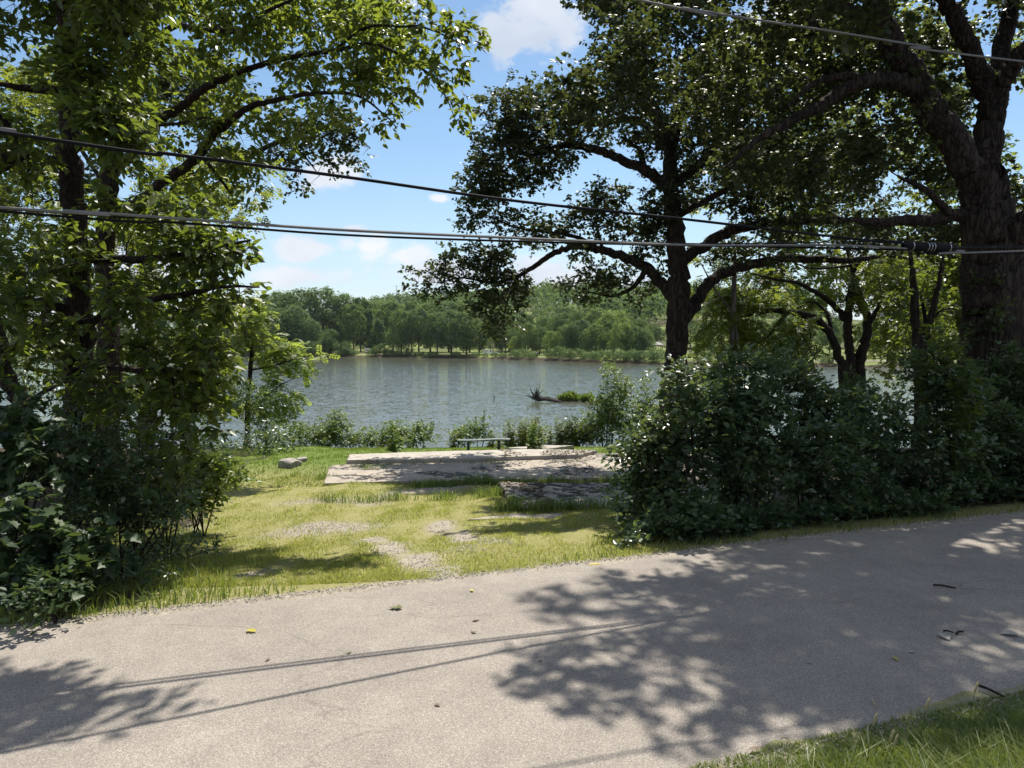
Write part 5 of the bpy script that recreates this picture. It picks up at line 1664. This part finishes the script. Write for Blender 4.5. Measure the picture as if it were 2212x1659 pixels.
htop = float(at(1418, 690, 420)[2]) - zz
child(MB().tube([(0, 0, -.3), (0, 0, htop)], [.25, .18], 7), 'shaft', M['cable_grey'], pp)
child(MB().box((0, 0, htop - 1.2), (5.5, .16, .2)), 'cross_arm', M['cable_grey'], pp)
for k in range(3):
    wt = thing('power_line', ('topmost', 'middle', 'lowest')[k] + ' thin power line on the distant cross-armed pole', 'wire', (q[0], q[1], zz + htop - 1.1 - .7 * k))
    child(MB().tube([(-60, 2, .6), (-30, 1, -.3), (0, 0, 0), (30, -1, -.3), (60, -2, .6)], [.045] * 5, 4), 'strand', M['cable_grey'], wt)
q = at(1440, 730, 400)
zz = float(ground_h(q[0], q[1], False))
bl = thing('low_building', 'low pale building far off beside the dark oak trunk', 'building', (q[0], q[1], zz))
ht = float(at(1440, 716, 400)[2]) - zz
child(MB().box((0, 0, ht / 2 - .3), (18, 9, ht)), 'wall', M['ledge'], bl)
rf_ = MB()
rf_.add([(-9.6, -5.1, ht - .3), (9.6, -5.1, ht - .3), (9.6, 5.1, ht - .3), (-9.6, 5.1, ht - .3), (-9.6, 0, ht + 1.7), (9.6, 0, ht + 1.7)], [[0, 1, 5, 4], [2, 3, 4, 5], [1, 2, 5], [3, 0, 4], [3, 2, 1, 0]])
child(rf_, 'roof', M['roof_grey'], bl)
for k in range(5):
    wv_ = child(MB().box((-7 + 3.5 * k, -4.52, ht * .55), (1.4, .06, 1.3)), 'window', M['glass'], bl)
q = at(857, 650, 520)
zz = float(ground_h(q[0], q[1], False))
an = thing('radio_mast', 'thin antenna mast rising above the far treetops', 'antenna', (q[0], q[1], zz))
htop = float(at(857, 617, 520)[2]) - zz
mb = MB()
for k in range(3):
    a = k * 2.094
    mb.tube([(.28 * math.cos(a), .28 * math.sin(a), 0), (.28 * math.cos(a), .28 * math.sin(a), htop)], [.07, .06], 4)
for k in range(int(htop / 1.2)):
    z0 = k * 1.2
    for j in range(3):
        a, b = j * 2.094, (j + 1) * 2.094
        mb.tube([(.28 * math.cos(a), .28 * math.sin(a), z0), (.28 * math.cos(b), .28 * math.sin(b), z0 + 1.2)], [.035, .035], 3, False)
child(mb, 'lattice', M['cable_grey'], an)
for k, (dz_, ln) in enumerate(((.2, 4.4), (3.2, 3.4), (5.6, 2.6))):
    mb = MB()
    mb.tube([(-ln / 2, 0, htop - dz_), (ln / 2, 0, htop - dz_)], [.05, .05], 4)
    for j in range(5):
        xx = -ln / 2 + ln * j / 4
        mb.tube([(xx, -1, htop - dz_), (xx, 1, htop - dz_)], [.04, .04], 3)
    child(mb, 'aerial', M['cable_grey'], an)

# ------------------------------------------------------------------ driftwood and islet in the river
D0 = at_h(1160, 868, WATER)
dw = thing('driftwood_log', 'stranded dead log with upturned roots in the river', 'driftwood', tuple(D0))
mb = MB()
mb.tube([(0, 0, .3), (1.0, -.3, .38), (2.2, -.7, .18), (3.6, -1.2, -.12)], [.26, .22, .17, .1], 9)
child(mb, 'log', M['driftwood'], dw, True)
child(MB().tube([(.2, .3, .5), (1.3, .2, .55), (2.4, -.1, .25), (3.2, -.3, -.05)], [.12, .1, .08, .05], 7), 'side_stem', M['driftwood'], dw, True)
mb = MB()
g = np.random.default_rng(5)
for k in range(46):
    a = g.uniform(0, 6.28)
    u = g.uniform(.25, 1)
    tip = np.array([g.normal(-.2, .5), math.cos(a) * u * .9, .35 + abs(math.sin(a)) * u * g.uniform(1.0, 2.4)])
    mid = tip * .5 + g.normal(0, .12, 3) + [0, 0, .15]
    mb.tube([(0, 0, .3), tuple(mid), tuple(tip)], [g.uniform(.08, .15), .06, .02], 4)
mb.tube([(.1, 0, .9), (.3, 0, 1.8), (.45, 0, 2.9)], [.035, .025, .01], 4)
child(mb, 'root_plate', M['driftwood'], dw)
child(MB().tube([(2.6, -.4, .0), (2.85, -.4, .55)], [.09, .05], 6), 'stub', M['driftwood'], dw)
for k, (px, py, w_, h_, lb) in enumerate([(1230, 866, 40, 26, 'small grassy islet at the end of the driftwood log'), (1268, 868, 24, 24, 'smaller grassy islet right of the first one')]):
    c = at_h(px, py, WATER)
    y_ = c[1]
    rx, rz = w_ / FPX * y_ / 2 * 1.15, h_ / FPX * y_
    isl = thing('grassy_islet', lb, 'islet', tuple(c))
    mb = MB()
    ring = [(rx * math.cos(a) * (1 + .12 * math.sin(3 * a)), rx * .5 * math.sin(a), -.15) for a in np.linspace(0, 6.28, 17)[:-1]]
    ring2 = [(v_[0] * .7, v_[1] * .7, .12) for v_ in ring]
    mb.add(ring + ring2 + [(0, 0, .18)], [[i, (i + 1) % 16, (i + 1) % 16 + 16, i + 16] for i in range(16)] + [[i + 16, (i + 1) % 16 + 16, 32] for i in range(16)])
    child(mb, 'mud_mound', M['dry'], isl, True)
    nb = 900
    a = g.uniform(0, 6.28, nb)
    rr = np.sqrt(g.random(nb))
    pos = np.stack([rx * .95 * rr * np.cos(a), rx * .45 * rr * np.sin(a), np.full(nb, .05)], -1)
    ld = unit(np.stack([g.normal(0, .45, nb) + .4 * np.cos(a) * rr, g.normal(0, .4, nb), np.full(nb, 1.0)], -1))
    nr = unit(np.cross(ld, g.normal(size=(nb, 3))))
    me = leaf_mesh('sedge', (pos, ld, nr, rz * g.uniform(.35, 1.0, nb) * (1.05 - .55 * rr), g.random(nb)), 'lance', M['bank'])
    so_ = obj('sedge', me, isl, (0, 0, 0))
    so_['kind'] = 'stuff'
c = at_h(1067, 866, WATER)
st = thing('water_stick', 'tiny stick poking out of the river left of the driftwood', 'stick', tuple(c))
child(MB().tube([(0, 0, -.3), (.02, 0, .35), (-.03, 0, .75)], [.05, .045, .03], 5).tube([(.0, 0, .4), (.14, 0, .6)], [.04, .02], 5), 'stem', M['driftwood'], st)

# ------------------------------------------------------------------ bench
B = rooted(1045, 27.3)
bn = thing('bench', 'low backless plank bench on the grass facing the river', 'bench', B)
L0, tz = 1.95, .43
mb = MB()
for k in range(12):
    x0 = -L0 / 2 + L0 * k / 12
    x1 = -L0 / 2 + L0 * (k + 1) / 12
    z0 = tz + .015 * math.sin(x0 * 3) + .012 * x0
    z1 = tz + .015 * math.sin(x1 * 3) + .012 * x1
    mb.add([(x0, -.17, z0 - .05), (x1, -.17, z1 - .05), (x1, .17, z1 - .05), (x0, .17, z0 - .05), (x0, -.17, z0), (x1, -.17, z1), (x1, .17, z1), (x0, .17, z0)], [(4, 5, 6, 7), (0, 3, 2, 1), (0, 1, 5, 4), (2, 3, 7, 6)] + ([(3, 0, 4, 7)] if k == 0 else []) + ([(1, 2, 6, 5)] if k == 11 else []))
child(mb, 'seat', M['bench_top'], bn)
for sx in (-.57, .56):
    child(MB().box((sx, 0, tz / 2 - .09), (.09, .12, tz + .08)), 'leg', M['dark_metal'], bn)

# ------------------------------------------------------------------ rocks
def rock(name, px, py, sx, sy, sz, label, mat='rock', seed=1, cat='rock'):
    g = np.random.default_rng(seed)
    p = on_ground(px, py)
    import bmesh
    bm = bmesh.new()
    bmesh.ops.create_icosphere(bm, subdivisions=3, radius=1)
    ph = g.uniform(0, 6, 3)
    for v_ in bm.verts:
        c_ = v_.co
        k = 1 + .16 * math.sin(3.1 * c_.x + ph[0]) + .14 * math.sin(4.3 * c_.y + ph[1]) + .1 * math.sin(6 * c_.z + ph[2])
        q_ = Vector((max(-.75, min(.75, c_.x * k)), max(-.75, min(.75, c_.y * k)), max(-.6, min(.62, c_.z * k))))
        v_.co = Vector((q_.x * sx, q_.y * sy, q_.z * sz))
    me = bpy.data.meshes.new(name)
    bm.to_mesh(me)
    bm.free()
    me.materials.append(M[mat])
    o = obj(name, me, None, (p[0], p[1], p[2] + sz * .3))
    o.rotation_euler = (g.uniform(-.1, .1), g.uniform(-.1, .1), g.uniform(0, 3))
    tag(o, label, cat)


rock('boulder', 628, 1008, .40, .3, .24, 'pale flat-topped boulder in the grass left of the pale slab', seed=1)
rock('boulder', 652, 997, .26, .2, .13, 'lower rock just behind the pale flat-topped boulder', seed=2)
rock('stone', 494, 1036, .16, .12, .09, 'small brown stone at the left border of the clearing', seed=3)
rock('stone', 1101, 1093, .075, .07, .075, 'small dark round stone on the gravel before the tar-stained slab', 'dry', seed=4)

# ------------------------------------------------------------------ cables over the lane
def cable_y(px, y0=7.15, s=.3):
    return y0 / (1 - s * (px - 1106) / FPX)


def cable(name, pts, rad, mat, label, y0=7.15, s=.3, n=8):
    P_ = np.array([at(px, py, cable_y(px, y0, s)) for px, py in pts])
    a = P_[0] + (P_[0] - P_[1]) / np.linalg.norm(P_[0] - P_[1]) * 9 + [0, 0, .25]
    b = P_[-1] + (P_[-1] - P_[-2]) / np.linalg.norm(P_[-1] - P_[-2]) * 14 + [0, 0, .4]
    q = smooth_line(np.vstack([a, P_, b]), 8)
    v, f = tube_arrays(q, np.full(len(q), rad), n)
    return tag(obj(name, new_mesh(name, v, f, mat, True)), label, 'cable')


cable('overhead_cable', [(0, 285), (370, 333), (737, 381), (1106, 433), (1474, 473), (1800, 511), (1960, 526), (2212, 535)], .0138, M['cable_black'], 'upper black cable sloping down from top left to the splice case', 7.0, .45)
cable('overhead_cable', [(0, 456), (370, 480), (737, 507), (1106, 521), (1474, 530), (1800, 536), (2000, 541), (2212, 546)], .0105, M['cable_black'], 'lowest black cable of the nearly level bundle', 7.17)
cable('overhead_cable', [(0, 448), (140, 455), (370, 471), (737, 497), (1106, 514), (1474, 529), (1800, 530), (1960, 537), (2080, 542), (2212, 542)], .0115, M['cable_grey'], 'light grey cable of the nearly level bundle', 7.13)
cable('overhead_cable', [(0, 451), (370, 470), (737, 495), (1106, 512), (1474, 526), (1800, 523), (1960, 521), (2212, 531)], .006, M['cable_black'], 'thin black wire on top of the nearly level bundle', 7.15)
cable('overhead_wire', [(1380, 0), (1475, 17), (1640, 44), (1800, 68), (2000, 101), (2212, 133)], .010, M['cable_grey'], 'grey twisted service wire crossing the upper right corner', 6.5, .25)
# splice case
a, b = at(1955, 529, cable_y(1955)), at(2062, 534, cable_y(2062))
ax = (b - a) / np.linalg.norm(b - a)
sc = thing('splice_case', 'black cylindrical splice case hanging on the cables at the right', 'splice case', tuple((a + b) / 2))
mid_ = (a + b) / 2
q = np.array([a - ax * .03, a, a + ax * .03, mid_, b - ax * .03, b, b + ax * .04]) - [0, 0, .01]
v, f = tube_arrays(q, np.array([.03, .055, .066, .066, .066, .055, .03]) * .8, 14)
obj('case', new_mesh('case', v, f, M['cable_black'], True), sc)
for t_ in (.12, .42, .48, .54, .86):
    c = a + (b - a) * t_ - [0, 0, .01]
    v, f = tube_arrays(np.array([c - ax * .006, c + ax * .006]), np.array([.0545, .0545]), 14)
    obj('band', new_mesh('band', v, f, M['steel'], True), sc)
a, b = at(-60, 275, cable_y(-60) - .03), at(36, 283, cable_y(36) - .03)
v, f = tube_arrays(np.array([a, (a + b) / 2, b]), np.array([.022, .024, .014]), 10)
tag(obj('cable_sleeve', new_mesh('cable_sleeve', v, f, M['cable_grey'], True)), 'grey sleeve on the upper cable at the left edge', 'cable sleeve')

# ------------------------------------------------------------------ grass
def blades(name, x, y, h, wdt, mat, lean=.45, seg=1, seed=1, tone=None):
    g = np.random.default_rng(seed)
    n = len(x)
    z = ground_h(x, y) - .01
    a = g.uniform(0, 6.28, n)
    fx, fy = np.cos(a), np.sin(a)
    b = g.uniform(0, 6.28, n)
    l = np.abs(g.normal(0, lean, n)) * h
    base = np.stack([x, y, z], -1)
    sd = np.stack([fx * wdt / 2, fy * wdt / 2, np.zeros(n)], -1)
    lv = np.stack([np.cos(b) * l, np.sin(b) * l, np.zeros(n)], -1)
    up = np.stack([np.zeros(n), np.zeros(n), h], -1)
    rn = g.random(n) if tone is None else np.clip(tone + g.normal(0, .16, n), 0, 1)
    if seg == 1:
        v = np.stack([base - sd, base + sd, base + up * .93 + lv], 1)
        f = np.arange(n * 3).reshape(n, 3)
        k = 3
    else:
        m1 = base + up * .55 + lv * .3
        tip = base + up * .85 + lv * 1.1
        v = np.stack([base - sd, base + sd, m1 + sd * .8, m1 - sd * .8, tip], 1)
        o_ = (np.arange(n) * 5)[:, None, None]
        f = (np.array([[0, 1, 2], [0, 2, 3], [3, 2, 4]])[None] + o_).reshape(-1, 3)
        k = 5
    o = obj(name, new_mesh(name, v.reshape(-1, 3), f, mat, False, np.repeat(rn, k)))
    o['kind'] = 'stuff'
    return o


def gravel_at(x, y):
    m = np.zeros(len(x))
    for q, w_, amp in gravel_lines:
        d = np.full(len(x), 9e9)
        for p_ in q:
            d = np.minimum(d, (x - p_[0]) ** 2 + (y - p_[1]) ** 2)
        m = np.maximum(m, amp * np.exp(-d / (w_ * w_)))
    fe_ = y - (FAR_EDGE + RS * x)
    return np.maximum(m, .55 * np.exp(-((fe_ - .05) / .16) ** 2))


def free(x, y):
    ok = np.ones(len(x), bool)
    for poly, top in slab_polys:
        ok &= ~inside(poly, x, y)
    return ok


g = np.random.default_rng(9)
# clearing
n = 205000
y = 7.0 + 13.0 * g.random(n) ** 1.5
lat_ = g.uniform(-.60, .24, n)
x = lat_ * y
fe_ = y - (FAR_EDGE + RS * x)
gm = gravel_at(x, y)
k = (fe_ > .1) & free(x, y) & (g.random(n) > gm * 1.15) & (wobble(x, y, 3, 2.2) + 1.25 > g.random(n) * 1.3)
x, y = x[k], y[k]
patchy = .55 + .25 * wobble(x, y, 1, 1.1) + .15 * wobble(x, y, 4, 4)
hh = (.018 + .035 * g.random(len(x))) * (1 + .5 * np.clip(wobble(x, y, 7, 1.6), 0, 1))
blades('lawn_grass', x, y, hh, .007 + .0011 * y * .5, M['grass'], .6, 1, 1, np.clip(patchy, 0, 1))
tagl = bpy.data.objects['lawn_grass']
tagl['label'], tagl['category'] = 'short yellow-green grass of the clearing', 'grass'
# mown strip beyond the slabs
n = 50000
y = 18 + 17 * g.random(n)
x = g.uniform(-.40, .22, n) * y
k = free(x, y)
x, y = x[k], y[k]
o = blades('mown_grass', x, y, .05 + .05 * g.random(len(x)), np.full(len(x), .022), M['rank'], .5, 1, 2, .45 + .3 * wobble(x, y, 0, .8))
o['label'], o['category'] = 'mown green grass strip before the river bank', 'grass'
# rank grass along the left shade, the shrub feet, the lane edges and round the slabs
n = 60000
y = 5 + 13 * g.random(n) ** 1.4
x = g.uniform(-.75, .75, n) * y
fe_ = y - (FAR_EDGE + RS * x)
la = x / y
w_ = np.maximum.reduce([np.exp(-((la + .47 + .008 * (y - 8)) / .06) ** 2) * (y < 17), .9 * np.exp(-((fe_ - .3) / .3) ** 2) * (sstep(-.22, -.45, la) + sstep(.0, .14, la)), np.exp(-((la - .14) / .035) ** 2) * (y < 12), .5 * (la < -.38) * (fe_ < 2)])
k = (fe_ > .08) & free(x, y) & (g.random(n) < w_)
x, y = x[k], y[k]
o = blades('rank_grass', x, y, (.07 + .15 * g.random(len(x)) ** 1.7) * np.where(x > 0, .65, 1), .008 + .004 * g.random(len(x)), M['rank'], .6, 2, 3)
o['label'], o['category'] = 'long rank grass along the shrub feet and lane edge', 'grass'
# tufts in the slab joints and edges
X_, Y_ = [], []
tufts = [(p_, 60) for p_ in np.linspace(1080, 1330, 26)]
for px in np.linspace(900, 1340, 40):
    c = at_h(px, 1039 + g.uniform(-3, 3), -1.2)
    m = int(g.integers(8, 60))
    X_.append(c[0] + g.normal(0, .12, m)); Y_.append(c[1] + g.normal(0, .07, m))
for (px, py, m, s) in [(1120, 1080, 140, .12), (1095, 1045, 160, .16), (1180, 1115, 120, .14), (1230, 1112, 160, .16), (1050, 1050, 120, .2), (1300, 1062, 100, .12), (1330, 1108, 220, .25), (800, 1000, 120, .2), (1060, 985, 300, .35), (1010, 985, 160, .3), (1110, 980, 160, .3), (780, 996, 120, .2), (1260, 985, 160, .3), (1200, 985, 100, .2), (960, 1045, 80, .15), (720, 1044, 90, .2), (800, 1043, 90, .25), (860, 1041, 90, .2), (705, 1015, 70, .12), (840, 992, 160, .3), (900, 990, 120, .3), (1100, 1105, 140, .16), (1140, 1108, 120, .16), (1290, 1112, 200, .3), (1340, 980, 200, .35), (1150, 990, 80, .2), (1240, 1060, 60, .1), (1180, 1058, 50, .1)]:
    c = at_h(px, py, -1.15 if py < 1040 else -.71)
    X_.append(c[0] + g.normal(0, s, m)); Y_.append(c[1] + g.normal(0, s * .6, m))
x, y = np.hstack(X_), np.hstack(Y_)
o = blades('joint_weeds', x, y, .16 + .18 * g.random(len(x)), np.full(len(x), .014), M['bank'], .6, 2, 4)
o['label'], o['category'] = 'weeds growing in the joints and edges of the slabs', 'weeds'
# verge on the near side of the lane
n = 36000
x = g.uniform(.95, 4.2, n)
y = NEAR_EDGE + RS * x + .03 - 1.9 * g.random(n) ** 1.3
edge_ = NEAR_EDGE + RS * x - y
k = (y > 1.6) & (g.random(n) < np.clip(.7 + edge_ * 1.4, 0, 1))
x, y, edge_ = x[k], y[k], edge_[k]
hh = np.clip(.03 + .10 * edge_ + .10 * g.random(len(x)) * np.clip(edge_ * 2.5, .2, 1), .03, .24)
o = blades('verge_grass', x, y, hh, .0035 + .003 * g.random(len(x)), M['rank'], .9, 2, 5)
o['label'], o['category'] = 'long green verge grass at the lower right corner', 'grass'
# foxtail stalks in the verge
for k, (px, py, hgt) in enumerate([(1872, 1600, .30), (1908, 1625, .26), (1916, 1630, .24), (1985, 1580, .34), (2090, 1550, .36)]):
    c = at_h(px, py + 30, .12)
    c[2] = float(ground_h(c[0], c[1])) - .02
    fx = thing('foxtail_stalk', ['leftmost foxtail stalk in the verge grass', 'second foxtail stalk from the left in the verge', 'third foxtail stalk from the left, close to the second', 'fourth foxtail stalk from the left in the verge', 'rightmost foxtail stalk in the verge grass'][k], 'grass stalk', tuple(c))
    child(MB().tube([(0, 0, 0), (.01, 0, hgt * .6), (.03, 0, hgt)], [.0025, .002, .0015], 4), 'stem', M['rank'], fx)
    child(MB().tube([(.03, 0, hgt - .005), (.035, 0, hgt + .02), (.045, 0, hgt + .05), (.05, 0, hgt + .065)], [.003, .007, .006, .002], 7), 'seed_head', M['seed'], fx)

# ------------------------------------------------------------------ pebbles
X_, Y_ = [], []
for q, w_, amp in gravel_lines:
    m = int(260 * len(q) / 13 * max(.5, w_ / .3))
    i = g.integers(0, len(q), m)
    X_.append(q[i, 0] + g.normal(0, w_ * .55, m)); Y_.append(q[i, 1] + g.normal(0, w_ * .55, m))
m = 2600
xx = g.uniform(-6, 9, m)
X_.append(xx); Y_.append(FAR_EDGE + RS * xx + np.abs(g.normal(.03, .15, m)))
m = 500
xx = g.uniform(.6, 4, m)
X_.append(xx); Y_.append(NEAR_EDGE + RS * xx - np.abs(g.normal(0, .07, m)))
x, y = np.hstack(X_), np.hstack(Y_)
k = free(x, y) & (y - (FAR_EDGE + RS * x) > -.02) | (y < NEAR_EDGE + RS * x)
x, y = x[k], y[k]
octv = np.array([(1, 0, 0), (0, 1, 0), (-1, 0, 0), (0, -1, 0), (0, 0, .7), (0, 0, -.7)])
octf = np.array([(0, 1, 4), (1, 2, 4), (2, 3, 4), (3, 0, 4), (1, 0, 5), (2, 1, 5), (3, 2, 5), (0, 3, 5)])
s = g.uniform(.004, .012, len(x))
a = g.uniform(0, 6.28, len(x))
vv = octv[None] * s[:, None, None] * g.uniform(.7, 1.3, (len(x), 6, 1))
vr = np.stack([vv[:, :, 0] * np.cos(a)[:, None] - vv[:, :, 1] * np.sin(a)[:, None], vv[:, :, 0] * np.sin(a)[:, None] + vv[:, :, 1] * np.cos(a)[:, None], vv[:, :, 2]], -1)
vr = vr + np.stack([x, y, ground_h(x, y) + s * .3 + .004], -1)[:, None, :]
ff = (octf[None] + (np.arange(len(x)) * 6)[:, None, None]).reshape(-1, 3)
o = obj('gravel', new_mesh('gravel', vr.reshape(-1, 3), ff, M['pebble']))
o['kind'] = 'stuff'
o['label'], o['category'] = 'loose gravel in the bare patches and along the lane edge', 'gravel'
# crumbs of dead leaves and dirt on the slabs
X_, Y_, Z_ = [], [], []
for poly, top in slab_polys[:3]:
    P_ = np.array(poly)
    m = 5200
    xx = g.uniform(P_[:, 0].min(), P_[:, 0].max(), m)
    yy = g.uniform(P_[:, 1].min(), P_[:, 1].max(), m)
    kk = inside(poly, xx, yy) & (wobble(xx, yy, 2, 1.4) + .12 * xx > .35)
    X_.append(xx[kk]); Y_.append(yy[kk]); Z_.append(np.full(kk.sum(), top + .006))
x, y, z = np.hstack(X_), np.hstack(Y_), np.hstack(Z_)
m = len(x)
a = g.uniform(0, 6.28, m)
fr = (np.stack([x, y, z], -1), np.stack([np.cos(a), np.sin(a), np.zeros(m)], -1), unit(np.stack([g.normal(0, .3, m), g.normal(0, .3, m), np.ones(m)], -1)), g.uniform(.03, .11, m), g.random(m))
fr = (fr[0], unit(fr[1] - fr[2] * (fr[1] * fr[2]).sum(-1, keepdims=True)), fr[2], fr[3], fr[4])
o = obj('slab_litter', leaf_mesh('slab_litter', fr, 'ovate', M['dry']))
o['kind'] = 'stuff'
o['label'], o['category'] = 'dry leaf crumbs scattered over the concrete slabs', 'leaf litter'

# ------------------------------------------------------------------ fallen leaves and sticks on the lane
LC = {'y': leaf_mat('fallen_yellow', [(0, (.42, .36, .06)), (1, (.5, .42, .08))], (.4, .36, .05), .2), 'g': leaf_mat('fallen_green', [(0, (.07, .09, .02)), (1, (.14, .14, .03))], (.2, .2, .04), .15),
      'b': leaf_mat('fallen_brown', [(0, (.10, .065, .04)), (1, (.16, .11, .07))], (.15, .1, .05), .1), 'p': leaf_mat('fallen_pale', [(0, (.34, .31, .27)), (1, (.4, .37, .32))], (.3, .27, .2), .1)}
fallen = [(837, 1314, .13, 'g', 'oak', 'dark green fallen leaf in the sunlit lane near the gravel track'), (1020, 1278, .07, 'y', 'ovate', 'small yellow fallen leaf on the lane near its grassy edge'), (1300, 1219, .16, 'y', 'lance', 'long yellow leaf lying on the grass verge'),
          (1182, 1232, .10, 'y', 'lance', 'shorter yellow leaf on the grass left of the long one'), (1020, 1342, .07, 'b', 'ovate', 'curled brown leaf in the middle of the sunlit lane'), (1027, 1369, .06, 'b', 'ovate', 'brown leaf crumb just below the curled brown leaf'),
          (1172, 1426, .05, 'b', 'ovate', 'tiny brown leaf between the two cable shadows'), (939, 1521, .05, 'b', 'ovate', 'tiny dark leaf on the sunlit near part of the lane'), (749, 1413, .05, 'g', 'ovate', 'tiny olive leaf just above the upper cable shadow'),
          (555, 1366, .10, 'y', 'oak', 'yellow-green lobed leaf on the sunny left part of the lane'), (582, 1423, .05, 'b', 'ovate', 'brown speck of leaf below the yellow-green lobed leaf'), (2158, 1369, .14, 'p', 'oak', 'pale lobed oak leaf lying at the right edge of the lane'),
          (2051, 1384, .12, 'p', 'oaks', 'pale curled leaf next to the two short sticks'), (1978, 1408, .06, 'p', 'ovate', 'small pale leaf left of the curled pale leaf'), (1928, 1420, .06, 'y', 'ovate', 'bright yellow petal-like leaf in the shaded lane'),
          (1615, 1621, .10, 'b', 'lance', 'curled brown leaf at the verge in the lower right'), (1755, 1434, .05, 'p', 'ovate', 'lone small pale leaf in the deep lane shadow'), (2206, 1236, .07, 'p', 'oaks', 'pale leaf far along the lane at the right edge')]
for k, (px, py, s, c, tp, lb) in enumerate(fallen):
    p = at_h(px, py, .02) if py > 1240 else on_ground(px, py)
    tv, tf = T[tp]
    v = tv.copy()
    v[:, 2] = np.abs(v[:, 1]) * .35 + .15 * (v[:, 0] - .5) ** 2
    o = obj('fallen_leaf', new_mesh('fallen_leaf', v * s, tf, LC[c], False, np.full(len(v), .5)), None, (p[0], p[1], p[2] + .001))
    o.rotation_euler = (0, 0, k * 1.7)
    tag(o, lb, 'leaf')
for k, (px, py, px2, py2, r_, lb) in enumerate([(2016, 1263, 2066, 1270, .010, 'dark straight stick lying across the shaded lane'), (2038, 1363, 2060, 1366, .008, 'left of two short sticks in the shaded lane'), (2066, 1369, 2082, 1363, .009, 'right of two short sticks in the shaded lane'),
                                              (2112, 1480, 2170, 1505, .010, 'long dark stick near the verge at the lower right'), (1886, 1512, 1891, 1526, .006, 'yellow straw bit on the shaded lane'), (1688, 1595, 1703, 1595, .004, 'thin pale straw near the lower verge')]):
    a, b = at_h(px, py, .03), at_h(px2, py2, .03)
    q = np.array([a, a * .6 + b * .4 + [0, .012, .004], a * .25 + b * .75 + [0, -.008, .003], b])
    v, f = tube_arrays(q, np.array([r_, r_ * .9, r_ * .8, r_ * .5]), 6)
    tag(obj('fallen_stick', new_mesh('fallen_stick', v, f, M['seed'] if k > 3 else M['bark_dark'], True)), lb, 'stick')

# ------------------------------------------------------------------ the air between here and the hill
hz = MB().box((0, 2240, 42), (6300, 4700, 102))
hm = bpy.data.materials.new('haze')
hm.use_nodes = True
ht_ = hm.node_tree
for n_ in list(ht_.nodes):
    ht_.nodes.remove(n_)
ho = ht_.nodes.new('ShaderNodeOutputMaterial')
hv = ht_.nodes.new('ShaderNodeVolumePrincipled')
hv.inputs['Color'].default_value = (.80, .88, 1.0, 1)
hv.inputs['Density'].default_value = .00005
hv.inputs['Anisotropy'].default_value = .2
ht_.links.new(hv.outputs[0], ho.inputs['Volume'])
hzo = hz.build('haze', hm)
hzo['kind'] = 'stuff'
hzo['label'], hzo['category'] = 'thin summer haze over the river valley', 'haze'
